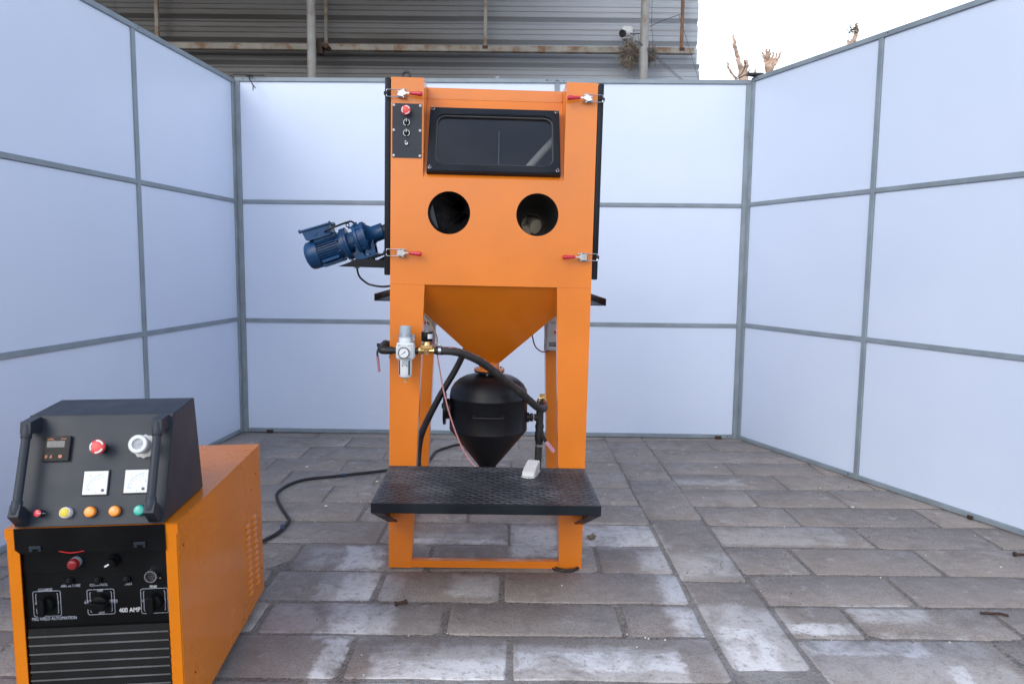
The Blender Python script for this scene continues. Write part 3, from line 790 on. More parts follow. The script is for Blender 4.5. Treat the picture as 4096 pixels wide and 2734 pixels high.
# ================================================================== blasting cabinet
def tilted(o, yaw, lean, pitch):
    X = V((math.cos(yaw), math.sin(yaw), 0)); Y = V((-math.sin(yaw), math.cos(yaw), 0))
    Xl = X*math.cos(lean)-Z3*math.sin(lean); Zl = Z3*math.cos(lean)+X*math.sin(lean)
    Zp = (Zl*math.cos(pitch)+Y*math.sin(pitch)).normalized(); Yp = Zp.cross(Xl).normalized()
    return basis(V(o), Xl, Yp, Zp)
MM = tilted((-.0971, 2.8266, .003), .0287, .0129, -.0077)
cab = thing('blasting_cabinet', 'tall orange sandblasting cabinet with window and two round arm holes above a black tank', 'blasting cabinet', MM)
HW, H, D, ZL = .384, 1.881, .72, 1.122
XL, XR, ZN = -.263, .266, 1.523          # window recess
RY, RZ = .155, 1.842
HOLES = [(-.164, 1.394, .080), (.170, 1.395, .080)]
# front sheet
b = MB()
b.plate([(-HW, ZL), (HW, ZL), (HW, H), (XR, H), (XR, ZN), (XL, ZN), (XL, H), (-HW, H)], [circ(x, z, r) for x, z, r in HOLES], (0, 0, 0), X3, Z3, (0, .003, 0))
b.build('front_panel', 'orange', cab)
for s in (-1, 1):
    b = MB(); b.box(s*HW-.0015*(1-s)/1-.0015*(1-s)*0 if s > 0 else -HW, s*HW+.0, .003, D, ZL, H-.0005) if False else b.box(min(s*HW, s*(HW-.003)), max(s*HW, s*(HW-.003)), .0032, D, ZL, H-.0005)
    b.build('side_panel', 'orange', cab, smooth=0)
b = MB(); b.plate([(-HW+.0005, .0005), (XL, .0005), (XL, RY), (XR, RY), (XR, .0005), (HW-.0005, .0005), (HW-.0005, D), (-HW+.0005, D)], [], (0, 0, H), X3, Y3, (0, 0, .003)); b.build('roof_panel', 'orange', cab)
b = MB(); b.box(-HW+.003, HW-.003, D-.003, D, ZL, H); b.build('back_panel', 'orange', cab, smooth=0)
for x, s in ((XL, -1), (XR, 1)):
    b = MB(); b.prism([(0.0032, ZN-.002), (0.0032, H), (RY+.003, H), (RY+.003, RZ-.002)], (x, 0, 0), Y3, Z3, (s*.003, 0, 0)); b.build('cheek', 'orange', cab, smooth=0)
b = MB(); b.box(XL, XR, RY, RY+.003, RZ-.0005, H-.0002); b.build('recess_header', 'orange', cab, smooth=0)
# sloping window wall: local frame with origin at its foot
SL = math.hypot(RY, RZ-ZN)
sv = V((0, RY/SL, (RZ-ZN)/SL)); nv = V((0, -sv.z, sv.y))
so = V((0, .0015, ZN))
WIN = rrect(-.222, .227, .046, .268, .034)
b = MB(); b.plate([(XL, 0), (XR, 0), (XR, SL), (XL, SL)], [rrect(-.225, .230, .043, .271, .034)], so, X3, sv, -nv*.003); b.build('window_wall', 'orange', cab, smooth=0)
wf = MB(); wf.plate([(-.2495, .013), (.2525, .013), (.2500, .298), (-.2470, .298)], [WIN], so+nv*.003, X3, sv, nv*.024)
bmesh.ops.bevel(wf.bm, geom=[e for e in wf.bm.edges if e.calc_length() > .2 and abs(((e.verts[0].co+e.verts[1].co)/2-so).dot(nv)-.027) < 1e-3], offset=.003, segments=2, affect='EDGES')
wf = wf.build('window_frame', 'black', cab)
b = MB(); b.plate(rrect(-.2219, .2269, .0461, .2679, .0339), [rrect(-.2165, .2215, .0515, .2625, .030)], so+nv*.012, X3, sv, nv*.006); b.build('gasket', 'gasket', wf)
b = MB(); b.prism(rrect(-.221, .226, .047, .267, .033), so+nv*.008, X3, sv, nv*.003); b.build('glass', 'glass', wf, smooth=0)
for x, s_ in ((-.236, .288), (.239, .288), (-.238, .027), (.241, .027)):
    c = so+X3*x+sv*s_+nv*.027
    b = MB(); b.lathe(c, nv, [(0, .0068), (.002, .0068), (.002, .0052), (.006, .0052), (.008, .0038), (.010, .0036), (.013, .002)], 10); b.build('cap_nut', 'chrome', wf)
# things seen through the window
b = MB(); b.box(.0185, .0215, .21, .213, 1.50, 1.735); b.build('inner_rod', 'frame', cab, smooth=0)
b = MB(); b.tube([(.03, .14, 1.47), (.115, .16, 1.56), (.185, .18, 1.64), (.30, .21, 1.77)], .016, 12); b.build('inner_hose', 'innerhose', cab)
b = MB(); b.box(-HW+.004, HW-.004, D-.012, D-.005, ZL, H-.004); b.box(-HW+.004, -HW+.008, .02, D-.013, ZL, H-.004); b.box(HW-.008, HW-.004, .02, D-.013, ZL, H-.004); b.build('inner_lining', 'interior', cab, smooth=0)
# arm holes: rubber sleeves
def sleeve(cx, cz, prof, mat, warp=None, n=40):
    b = MB(); vs, fs = [], []
    for y, r, dx, dz in prof:
        for k in range(n):
            q = 2*math.pi*k/n
            p = V((cx+dx+r*math.cos(q), y, cz+dz+r*math.sin(q)))
            if warp: p = warp(p, q, y)
            vs.append(p)
    for i in range(len(prof)-1):
        for k in range(n): fs.append((i*n+k, i*n+(k+1) % n, (i+1)*n+(k+1) % n, (i+1)*n+k))
    b.add(vs, fs)
    return b.build('glove_sleeve', mat, cab, smooth=80)
sl = sleeve(.170, 1.395, [(.004, .0798, 0, 0), (.02, .079, 0, 0), (.06, .074, 0, -.004), (.12, .060, -.004, -.014), (.17, .047, -.008, -.024), (.20, .044, -.010, -.027), (.215, .0435, -.011, -.028), (.30, .043, -.012, -.03)], 'rubber')
b = MB()
b.torus((.159, .205, 1.367), Y3, .0435, .003, 28, 6)
b.build('cuff', 'rubber', sl)
b = MB()
for p, q, r in (((.130, .24, 1.335), (.165, .33, 1.36), .030), ((.185, .235, 1.360), (.165, .34, 1.40), .032), ((.150, .30, 1.40), (.15, .36, 1.41), .034), ((.16, .29, 1.33), (.16, .36, 1.34), .03)):
    b.tube([p, (V(p)+V(q))/2, q], r, 12, 4)
b.lathe((.158, .345, 1.365), Y3, [(0, .045), (.004, .045)], 20)
b.build('glove', 'beige', sl)
def wr(p, q, y):
    k = max(0, min(1, (y-.01)/.12))
    a = .55*math.sin(q*2+1.2)*k*.045+.012*math.sin(5*q+.6)*k
    x = p.x+math.cos(q)*(-abs(a))
    z = p.z+math.sin(q)*(-abs(a))+k*(.022 if math.sin(q) < 0 else 0)
    if math.cos(q) < -.2: x += k*.028*(1-math.sin(q)*.3)
    return V((x, p.y+.03*k*math.cos(q), z))
s2 = sleeve(-.164, 1.394, [(.004, .0798, 0, 0), (.015, .079, 0, 0), (.035, .076, 0, 0), (.06, .070, .004, 0), (.09, .063, .01, .002), (.13, .052, .02, .006), (.19, .04, .035, .008), (.26, .028, .05, .0)], 'shiny_rubber', wr)
b = MB(); b.lathe((-.11, .26, 1.392), Y3, [(0, .05), (.004, .05)], 16); b.build('cuff', 'rubber', s2)
b = MB()
b.prism([(-.2405, 1.42), (-.232, 1.438), (-.205, 1.335), (-.196, 1.318), (-.215, 1.326), (-.235, 1.358)], (0, .022, 0), X3, Z3, (.008, .05, 0)); b.build('sleeve_fold', 'plate', s2)  # lighter bluish colour paints the sliver of sleeve wall catching light

# control plate
cp = MB(); cp.plate(rrect(-.378, -.269, 1.593, 1.789, .002, 2), [], (0, -.0035, 0), X3, Z3, (0, .003, 0)); cp = cp.build('control_plate', 'plate', cab, smooth=0)
for z in (1.782, 1.692, 1.600):
    for x in (-.3725, -.275):
        b = MB(); b.lathe((x, -.0035, z), -Y3, [(0, .0050), (.002, .0050), (.0035, .0030), (.004, .0012)], 12); b.build('screw', 'whiteplas', cp)
def estop(c, ax, r, parent, up, name='emergency_stop'):
    """mushroom button with three white arrow bands on the cap"""
    c, ax = V(c), V(ax).normalized(); k = r/.0175
    b = MB()
    b.lathe(c, ax, [(0, .0115*k), (.012*k, .0115*k), (.012*k, .0095*k), (.022*k, .0095*k)], 18, 1)
    b.lathe(c, ax, [(.020*k, .0110*k), (.022*k, .0155*k), (.025*k, .0172*k), (.030*k, .0175*k), (.033*k, .0165*k), (.0350*k, .0135*k), (.0362*k, .0095*k), (.0366*k, .004*k), (.0367*k, .001*k)], 28, 0)
    up = V(up); sd = up.cross(ax).normalized()
    for a in range(3):
        a0 = R(20+a*120); n = 10; vs, fs = [], []
        for i in range(n+1):
            q = a0+R(78)*i/n; e = sd*math.cos(q)+up*math.sin(q)
            vs += [c+ax*.0358*k+e*.0122*k, c+ax*.0344*k+e*.0158*k]
        for i in range(n): fs.append((2*i, 2*i+1, 2*i+3, 2*i+2))
        b.add(vs, fs, 2)
    o = b.build(name, ['salmon', 'ink', 'print'], parent, smooth=40)
    return o
estop((-.325, -.0035, 1.760), -Y3, .0175, cp, Z3)
def selector(c, ax, up, parent, r=.0125, ang=0):
    c, ax, up = V(c), V(ax), V(up)
    up = Matrix.Rotation(ang, 3, ax) @ up; sd = up.cross(ax).normalized()
    b = MB()
    b.lathe(c, ax, [(0, r), (.004, r), (.006, r*.9)], 20, 0)
    b.arc(c+ax*.0064, sd, up, r*.80, r*.98, R(105), R(262), 14, 1); b.arc(c+ax*.0064, sd, up, r*.80, r*.98, R(-82), R(75), 14, 1)
    b.prism([(-.003, -r*.85), (.003, -r*.85), (.0032, r*.9), (-.0032, r*.9)], c+ax*.006, sd, up, ax*.009, 0)
    b.prism([(-.0012, r*.1), (.0012, r*.1), (.0012, r*1.05), (-.0012, r*1.05)], c+ax*.0151, sd, up, ax*.0005, 1)
    return b.build('selector_knob', ['panelblk', 'print'], parent)
selector((-.325, -.0035, 1.720), -Y3, Z3, cp); selector((-.325, -.0035, 1.682), -Y3, Z3, cp)
b = MB(); b.lathe((-.325, -.0035, 1.644), -Y3, [(0, .0065), (.006, .0062), (.007, .005)], 16); b.cyl((-.325, -.010, 1.644), (-.327, -.022, 1.6500), .0022, .0030, 8); b.build('key_switch', 'chrome', cp)

# side doors seen edge-on, with catches
doors = []
for s in (-1, 1):
    b = MB(); b.box(min(s*.386, s*.4065), max(s*.386, s*.4065), -.002, D-.02, 1.155, 1.882, bev=.004, seg=2)
    d = b.build('side_door', 'black', cab, smooth=40); doors.append(d)
    for z in (1.822, 1.240):
        c = MB(); c.box(min(s*.392, s*.4085), max(s*.392, s*.4085), -.016, -.0015, z-.007, z+.007, bev=.002); c.build('catch', 'black', d, smooth=0)

# toggle clamps
def clamp(cx, z, s):
    """s = +1: handle points to +x (left column); hook on the door at cx"""
    mx = Matrix.Translation((cx, 0, z)) @ Matrix.Diagonal((s, 1, 1, 1))
    t = MB(mx)
    t.box(.038, .062, -.003, -.0005, -.0125, .0125, bev=.0008); t.box(.040, .060, -.020, -.003, -.008, -.006); t.box(.040, .060, -.020, -.003, .006, .008)
    for dz in (-.0095, .0095): t.disc((.044, -.003, dz), -Y3, .002, .0015, 8)
    base = t.build('toggle_clamp', 'chrome', cab)
    t = MB(mx)
    t.tube([(.075, -.017, .0127), (.03, -.017, .0127), (.006, -.018, .0127), (.0015, -.018, .0105), (.001, -.017, .006), (.001, -.014, .003)], .0019, 8, 4)
    t.tube([(.075, -.017, -.0127), (.03, -.017, -.0127), (.006, -.018, -.0127), (.0015, -.018, -.0105), (.001, -.017, -.006), (.001, -.014, -.003)], .0019, 8, 4)
    for dz in (-.0127, .0127): t.lathe((.054, -.017, dz), X3, [(0, .0036), (.005, .0036)], 6); t.lathe((.0685, -.017, dz), X3, [(0, .0036), (.004, .0036)], 6)
    t.build('u_bolt', 'chrome', base)
    t = MB(mx)
    t.box(.060, .0665, -.022, -.012, -.0165, .0165, bev=.001); t.cyl((.063, -.024, -.004), (.063, -.010, -.004), .005, n=10)
    t.prism([(.046, -.010), (.060, -.0125), (.066, -.008), (.075, -.0025), (.088, -.0025), (.088, .0025), (.075, .0025), (.066, .008), (.060, .0115), (.046, .004)], (0, -.0285, 0), X3, Z3, (0, .005, 0))
    t.build('lever', 'chrome', base)
    t = MB(mx)
    t.lathe((.0855, -.026, .0), V((1, -.10, -.06)), [(0, .0042), (.001, .0056), (.010, .0066), (.017, .0060), (.023, .0076), (.028, .0068), (.034, .0090), (.039, .0082), (.043, .0092), (.047, .0078), (.0495, .003)], 14)
    t.build('grip', 'redrub', base, smooth=60)
clamp(-.399, 1.822, 1); clamp(-.397, 1.240, 1); clamp(.402, 1.824, -1); clamp(.402, 1.240, -1)

# lifting eye
b = MB(); b.torus((-.334, .05, H+.020), V((.25, 1, 0)), .0145, .0048, 28, 10); b.lathe((-.334, .05, H), Z3, [(0, .011), (.007, .010)], 12); b.build('lifting_eye', 'plate', cab)

# legs: tapered folded channels
def leg(s, y0, y1, name='leg'):
    xi0, xi1 = .294, .253
    b = MB()
    b.prism([(s*HW, 0), (s*xi0, 0), (s*xi1, ZL-.0005), (s*HW, ZL-.0005)], (0, y0, 0), X3, Z3, (0, .0035, 0))
    b.prism([(s*(HW), 0), (s*HW, ZL-.0005), (s*(HW-.003), ZL-.0005), (s*(HW-.003), 0)], (0, y0+.0036, 0), X3, Z3, (0, y1-y0-.0036, 0))
    b.prism([(s*xi0, 0), (s*(xi0+.003), 0), (s*(xi1+.003), ZL-.0005), (s*xi1, ZL-.0005)], (0, y0+.0036, 0), X3, Z3, (0, y1-y0-.0036, 0))
    return b.build(name, 'orange', cab, smooth=0)
for s in (-1, 1): leg(s, 0, .060); leg(s, .645, D)
b = MB(); b.box(-.2935, .2935, .0005, .030, .001, .0300, bev=.001); b.build('cross_bar', 'orange', cab, smooth=0)
b = MB(); b.box(-.2935, .2935, D-.030, D, .001, .0300, bev=.001); b.build('cross_bar', 'orange', cab, smooth=0)
for s in (-1, 1):
    b = MB(); b.box(min(s*.384, s*.355), max(s*.384, s*.355), .0855, .6445, .001, .030, bev=.001); b.build('cross_bar', 'orange', cab, smooth=0)

rw = random.Random(2)
def bead(p, q, r=.0022):
    p, q = V(p), V(q); n = max(3, int((q-p).length/.004)); t = MB()
    t.tube([p.lerp(q, i/n)+V((rw.gauss(0, .0004), -abs(rw.gauss(0, .0003)), rw.gauss(0, .0004))) for i in range(n+1)], r, 6, 2)
    t.build('weld_bead', 'orange', cab, smooth=70)
for s in (-1, 1): bead((s*.2935, -.0002, .002), (s*.2925, -.0002, .030), .0018); bead((s*.2535, .002, ZL-.002), (s*.2600, .0015, ZL-.09), .0015)
bead((XL+.004, .004, ZN+.001), (XR-.004, .004, ZN+.001), .0018)
for x in (XL+.0015, XR-.0015): bead((x, RY-.001, RZ), (x, RY-.001, H-.004), .0018); bead((x, .012, ZN+.02), (x, RY-.004, RZ-.012), .0014)
# hopper, neck and flange
OY = .36
b = MB()
top = [(-.376, .012, ZL-.001), (.376, .012, ZL-.001), (.376, D-.02, ZL-.001), (-.376, D-.02, ZL-.001)]
bot = [(-.044, OY-.044, .784), (.044, OY-.044, .784), (.044, OY+.044, .784), (-.044, OY+.044, .784)]
b.add(top+bot, [(0, 1, 5, 4), (1, 2, 6, 5), (2, 3, 7, 6), (3, 0, 4, 7), (4, 5, 6, 7)])
hop = b.build('hopper', 'orange', cab, smooth=0)
b = MB(); b.lathe((0, OY, .752), Z3, [(0, .043), (.045, .043)], 24)
b.build('neck', 'orange', hop)
b = MB(); b.lathe((0, OY, .745), Z3, [(0, .0665), (.008, .0665), (.009, .0655)], 32)
b.build('flange', 'orange', hop)
for k in range(6):
    b = MB(); q = R(k*60+20); p = V((.055*math.cos(q), OY+.055*math.sin(q), .7545)); b.lathe(p, Z3, [(0, .0052), (.005, .0052)], 6)
    b.lathe(p-V((0, 0, .030)), Z3, [(0, .0030), (.012, .0030)], 8); b.lathe(p-V((0, 0, .022)), Z3, [(0, .0052), (.004, .0052)], 6); b.build('flange_bolt', 'chrome', hop)

# pressure tank
b = MB()
b.lathe((0, OY, 0), Z3, [(.20, .028), (.318, .038), (.482, .168), (.4865, .1705), (.489, .1705), (.492, .1700), (.6255, .1700), (.6275, .1712), (.6315, .1712), (.634, .1700), (.660, .1660), (.684, .152), (.704, .130), (.717, .106), (.724, .078), (.728, .046)], 64)
tank = b.build('pressure_tank', 'blacksat', cab, smooth=50)
b = MB(); b.lathe((0, OY, .724), Z3, [(0, .044), (.013, .044), (.013, .0660), (.0205, .0660)], 28); b.build('tank_flange', 'blacksat', tank)
b = MB(); b.lathe((-.160, OY, .571), -X3, [(0, .045), (.026, .045), (.026, .0700), (.037, .0700)], 28); b.lathe((-.197, OY, .583), -X3, [(0, .012), (.008, .012)], 6); b.lathe((-.197, OY, .571), -X3, [(0, .02), (.003, .02)], 16); b.build('hand_hole_cover', 'blacksat', tank)
yf = OY-.1700
b = MB(); b.tube([(-.060, yf+.016, .571), (-.060, yf-.018, .571), (-.055, yf-.022, .571), (.055, yf-.022, .571), (.060, yf-.018, .571), (.060, yf+.016, .571)], .0048, 10, 3)
for s in (-1, 1): b.lathe((s*.060, yf+.010, .571), -Y3, [(0, .010), (.006, .010), (.010, .006)], 12)
b.build('tank_handle', 'blacksat', tank)
b = MB(); b.lathe((0, OY, .12), Z3, [(0, .03), (.09, .03)], 16); b.cyl((-.06, OY, .15), (.06, OY, .15), .026); b.build('tank_outlet', 'blacksat', tank)

# pipework at the right of the tank
b = MB()
b.lathe((.158, OY, .5385), X3, [(0, .022), (.020, .022), (.022, .0155), (.034, .0155)], 14); b.lathe((.183, OY, .5385), X3, [(0, .0195), (.012, .0195)], 6)
b.lathe((.197, OY, .5385), X3, [(0, .0150), (.030, .0150)], 14)
b.lathe((.226, OY, .585), -Z3, [(0, .0165), (.020, .0165), (.076, .0165), (.080, .0195), (.094, .0195), (.096, .0135), (.105, .0135)], 18)
b.lathe((.226, OY, .490), -Z3, [(0, .0175), (.014, .0180), (.016, .0200), (.045, .0205), (.056, .0185), (.062, .0165), (.072, .0165)], 18)
pipe = b.build('tank_pipework', 'rubber', cab)
b = MB(); b.tube([(.1985, OY-.0155, .553), (.1990, OY-.0163, .5385), (.1985, OY-.0155, .524)], .0014, 6); b.lathe((.1985, OY, .5385), X3, [(0, .0162), (.0012, .0162)], 16); b.build('tape_wrap', 'whiteplas', pipe)
b = MB()
b.lathe((.226, OY, .4195), -Z3, [(0, .0172), (.010, .0172)], 20); b.box(.222, .248, OY-.022, OY-.0165, .4105, .4195, bev=.001); b.build('hose_clamp', 'steel', pipe)
b = MB()
b.prism([(.228, .472), (.243, .468), (.262, .437), (.249, .429)], (0, OY-.021, 0), X3, Z3, (0, -.003, 0), 0)
b.prism([(.2485, .4325), (.2615, .4395), (.2950, .399), (.2955, .392), (.290, .388), (.283, .389)], (0, OY-.019, 0), X3, Z3, (0, -.008, 0), 1)
b.build('valve_lever', ['rubber', 'pink'], pipe, smooth=0)
b = MB(); b.tube([(.226, OY, .428), (.224, OY, .38), (.222, OY, .30), (.215, OY-.01, .20), (.17, OY-.0, .15), (.05, OY, .15)], .0158, 12); b.build('feed_hose', 'hose', cab)
# elbow and clamp at the top end of the supply hose
b = MB(); b.tube([(.226, OY, .575), (.2265, OY, .598), (.228, OY-.003, .612), (.2315, OY-.012, .618)], .0165, 12); b.build('elbow', 'rubber', pipe)
b = MB(); b.lathe((.2320, OY-.010, .6165), V((.25, -.8, .05)), [(0, .0185), (.010, .0185)], 18); b.box(.222, .246, OY-.024, OY-.010, .633, .646, bev=.0015); b.tube([(.218, OY-.026, .628), (.235, OY-.028, .632), (.25, OY-.024, .640)], .0022, 6); b.build('hose_clamp', 'brass', pipe)
HP = [(-.200, -.075, .880), (-.179, -.075, .879), (-.137, -.065, .876), (-.094, -.04, .862), (-.040, 0, .833), (.017, .05, .787), (.075, .10, .734), (.137, .15, .679), (.192, .2, .624), (.222, .245, .598), (.240, .295, .594), (.237, .335, .606), (.232, .350, .614)]
b = MB(); b.tube(HP, .0152, 14, 6)
hose = b.build('supply_hose', 'hose', cab)
b = MB(); b.tube([V(p)+V((.004, -.004, .0128 if i < 11 else .004)) for i, p in enumerate(HP[1:12])], .0042, 6, 6); b.build('hose_stripe', 'stripe', hose)
b = MB(); b.tube([(-.05, .55, .93), (-.094, .5, .848), (-.148, .45, .736), (-.208, .40, .633), (-.253, .34, .548), (-.280, .27, .488), (-.288, .20, .440), (-.287, .15, .371), (-.27, .16, .25), (-.2, .25, .15), (-.06, .34, .148)], .0145, 12); b.build('blast_hose', 'rubber', cab)

# step platform with chequer plate
PZ, PF = .4145, -.450
pl = MB()
pl.box(-.3825, .3825, PF+.0032, -.001, PZ-.0035, PZ)
pl.box(-.3825, .3825, PF, PF+.003, PZ-.0335, PZ, bev=.001, m=1)
for s in (-1, 1): pl.box(min(s*.3825, s*.3795), max(s*.3825, s*.3795), PF+.0035, -.001, PZ-.0335, PZ-.0036, m=1)
plat = pl.build('step_platform', ['tread', 'black'], cab, smooth=0)
rr = random.Random(9)
tread = MB()
def lug(cx, cy, a):
    L, W_, h = .0130, .0044, .0024
    n = 8; ca, sa = math.cos(a), math.sin(a)
    vs = []
    for k in range(n):
        q = 2*math.pi*k/n; x, y = L*math.cos(q), W_*math.sin(q)
        vs.append((cx+x*ca-y*sa, cy+x*sa+y*ca, PZ+.0002))
    for k in range(n):
        q = 2*math.pi*k/n; x, y = L*.7*math.cos(q), W_*.55*math.sin(q)
        vs.append((cx+x*ca-y*sa, cy+x*sa+y*ca, PZ+h))
    tread.add(vs, [(k, (k+1) % n, n+(k+1) % n, n+k) for k in range(n)]+[tuple(n+k for k in range(n))])
st = .0195
ny = int(.435/st); nx = int(.755/st)
for i in range(nx):
    for j in range(ny):
        x = -.3725+st*(i+.5)*(.745/(nx*st)); y = PF+.008+st*(j+.5)*(.435/(ny*st))
        lug(x, y, R(28) if (i+j) % 2 else R(-62+28+6))
tr = tread.build('tread_lug', 'lug', plat, smooth=0); tr['kind'] = 'stuff'
for s in (-1, 1):
    x0, x1 = s*.383, s*.350
    b = MB()
    b.prism([(PF+.004, PZ-.0345), (-.002, PZ-.0345), (-.002, .200), (-.035, .200)], (x0, 0, 0), Y3, Z3, (s*-.004, 0, 0))
    b.prism([(PF+.004, PZ-.0350), (PF+.010, PZ-.0345), (-.030, .2035), (-.035, .1995)], (x0-s*.0042, 0, 0), Y3, Z3, (x1-x0, 0, 0))
    b.build('bracket', 'black', cab, smooth=0)
# small angle rails under the doors
for s in (-1, 1):
    b = MB()
    b.box(min(s*.458, s*.4545), max(s*.458, s*.4545), .09, .64, 1.051, 1.079); b.box(min(s*.4544, s*.386), max(s*.4544, s*.386), .09, .64, 1.051, 1.0545)
    b.build('door_rail', 'black', cab, smooth=0)

# motor starter boxes on the rear legs
def starter(x0, x1, z0, z1, label, with_plate):
    b = MB(); b.box(x0, x1, .560, .6445, z0, z1, bev=.012, seg=3, m=0); b.box(x0-.004, x1+.004, .595, .605, z0-.004, z1+.004, bev=.003, m=1)
    bx = b.build('starter_box', ['boxgrey', 'boxgrey'], cab); bx['label'] = label
    return bx
bl = starter(-.368, -.258, .838, 1.005, 'grey starter box with red and green square buttons behind the left legs', 0)
br = starter(.258, .372, .809, .972, 'grey starter box with nameplate behind the right legs', 1)
def buttons(cx, cz, par, ds):
    b = MB(); b.box(cx-.0345/1.0, cx+.0345, .5560, .5600, cz-.0105, cz+.0105, bev=.0015); b.build('button_bezel', 'print', par, smooth=0)
    for dx, mt in ds:
        b = MB(); b.box(cx+dx-.0080, cx+dx+.0080, .5530, .5559, cz-.0078, cz+.0078, bev=.001); b.build('push_button', mt, par, smooth=0)
buttons(-.3045, .929, bl, [(-.021, 'boxgrey'), (.001, 'red'), (.0225, 'green')])
buttons(.3250, .8975, br, [(-.0215, 'red'), (.001, 'green'), (.0225, 'boxgrey')])
b = MB(); b.box(.274, .330, .5588, .5598, .830, .850); np_ = b.build('name_plate', 'ink', br, smooth=0)
b = MB()
for z in (.8465, .8435, .8405, .8375, .8340): b.box(.276, .292 if z < .845 else .300, .5584, .5587, z-.0006, z+.0006)
b.box(.2935, .2985, .5584, .5587, .837, .843); b.box(.303, .311, .5584, .5587, .837, .846); b.build('plate_print', 'greyprint', br, smooth=0)
text('MNX', .013, 'plate', br, basis(V((.293, .5594, .940)), X3, Z3, -Y3), 'embossed_letters')
b = MB(); b.tube([(.186, .5, .93), (.188, .5, .906), (.194, .52, .878), (.208, .54, .833), (.236, .555, .808), (.262, .57, .804), (.28, .58, .810)], .0030, 8); b.build('wire', 'redwire', br)

# air filter regulator on the left front leg
b = MB()
b.box(-.3455, -.2825, -.100, -.042, .847, .9085, bev=.004, seg=2); b.box(-.3400, -.2880, -.106, -.0995, .851, .906, bev=.003)
b.box(-.3485, -.3450, -.092, -.05, .852, .897, bev=.001); b.box(-.2828, -.2795, -.092, -.05, .852, .897, bev=.001)
frl = b.build('air_regulator', 'frlwhite', cab)
CX, CY = -.3165, -.071
b = MB(); b.lathe((CX, CY, .908), Z3, [(0, .026), (.004, .0265), (.006, .0230), (.016, .0225), (.018, .0215)], 24); b.build('collar', 'frlwhite', frl)
b = MB(); b.lathe((CX, CY, .923), Z3, [(0, .0205), (.012, .0212), (.028, .0202), (.0445, .0188), (.047, .0170)], 24, 0)
for q in range(0, 360, 20):
    e = V((math.cos(R(q)), math.sin(R(q)), 0)); b.prism([(-.0010, .012), (.0010, .012), (.0008, .043), (-.0008, .043)], V((CX, CY, .923))+e*.0192, e.cross(Z3), Z3, e*.0014, 0)
for dx in (-.0155, .0105):
    ph = dx/.021; e = V((math.sin(ph), -math.cos(ph), 0)); s_ = V((math.cos(ph), math.sin(ph), 0)); o_ = V((CX, CY, .9335))+e*.0222
    b.prism([(-.004, 0), (-.0034, 0), (-.0034, .010), (-.004, .010)], o_, s_, Z3, e*.0003, 1); b.prism([(.0034, 0), (.004, 0), (.004, .010), (.0034, .010)], o_, s_, Z3, e*.0003, 1); b.prism([(-.004, 0), (.004, 0), (.004, .0006), (-.004, .0006)], o_, s_, Z3, e*.0003, 1)
b.build('regulator_knob', ['frlgrey', 'ink'], frl)
b = MB(); b.box(CX-.028, CX+.0335, -.048, -.0455, .913, .9355, bev=.001); b.box(CX-.026, CX+.030, -.09, -.0455, .9105, .9128, bev=.0008); b.disc((CX+.027, -.048, .926), -Y3, .0055, .003, 14); b.disc((CX+.0235, -.051, .926), -Y3, .004, .003, 6); b.build('mounting_bracket', 'chrome', frl)
for dx in (-.0188, .0188):
    b = MB(); b.box(CX+dx-.0052, CX+dx+.0052, -.1074, -.1058, .8985, .9020, bev=.0005); b.build('screw', 'steel', frl, smooth=0)
GC = V((-.3170, -.1065, .8735))
b = MB()
b.lathe(GC, -Y3, [(0, .0195), (.008, .0205), (.010, .0212), (.012, .0205), (.012, .0184), (.0092, .0184)], 32, 0, True, False)
b.lathe(GC+V((0, -.0090, 0)), -Y3, [(0, .0183), (.0009, .0183)], 32, 1)
for k in range(26):
    q = R(225-k*270/25); e = V((math.cos(q), 0, math.sin(q))); s_ = e.cross(Y3); L = .0022 if k % 5 else .0036
    b.prism([(-.0001*(1 if k % 5 else 1.8), -L), (.0001*(1 if k % 5 else 1.8), -L), (.0002, 0), (-.0002, 0)], GC+V((0, -.0094, 0))+e*.0163, s_, e, (0, -.0002, 0), 3)
nd = V((.80, 0, .60)).normalized(); sd = nd.cross(Y3)
b.prism([(-.0004, -.0135), (.0004, -.0135), (.0009, .002), (.0017, .0025), (.0017, .0075), (-.0017, .0075), (-.0017, .0025), (-.0009, .002)], GC+V((0, -.0102, 0)), sd, nd, (0, -.0006, 0), 2)
for dx in (-.0028, .0030): b.disc(GC+V((dx, -.0094, -.0085)), -Y3, .0013, .0003, 8, 3)
b.build('pressure_gauge', ['rubber', 'dial', 'ink', 'greyprint'], frl)
b = MB()
b.lathe((CX+.0015, CY-.004, .847), -Z3, [(0, .0250), (.050, .0248), (.060, .0244), (.068, .0215), (.072, .0150), (.075, .0070)], 26, 0)
for a in (-52, 40):
    e = V((math.sin(R(a)), -math.cos(R(a)), 0)); s_ = V((math.cos(R(a)), math.sin(R(a)), 0))
    b.prism(rrect(-.0032, .0032, -.060, -.004, .0030, 3), V((CX+.0015, CY-.004, .847))+e*.0242, s_, Z3, e*.0014, 1)
b.prism([(-.0095, 0), (.0095, 0), (.0095, -.0175), (.004, -.0200), (-.004, -.0200), (-.0095, -.0175)], (CX+.0015, CY-.0275, .846), X3, Z3, (0, -.0035, 0), 2)
for s in (-1, 1): b.box(CX+.0015+s*.0085-.0012, CX+.0015+s*.0085+.0012, CY-.0300, CY-.0265, .8205, .8255, m=1)
b.build('filter_bowl', ['frlwhite', 'interior', 'frlgrey'], frl)
b = MB(); b.lathe((CX+.0015, CY-.004, .773), -Z3, [(0, .0068), (.004, .0068), (.005, .0050), (.008, .0050), (.008, .0042), (.017, .0046)], 12); b.build('drain_cock', 'brass', frl)
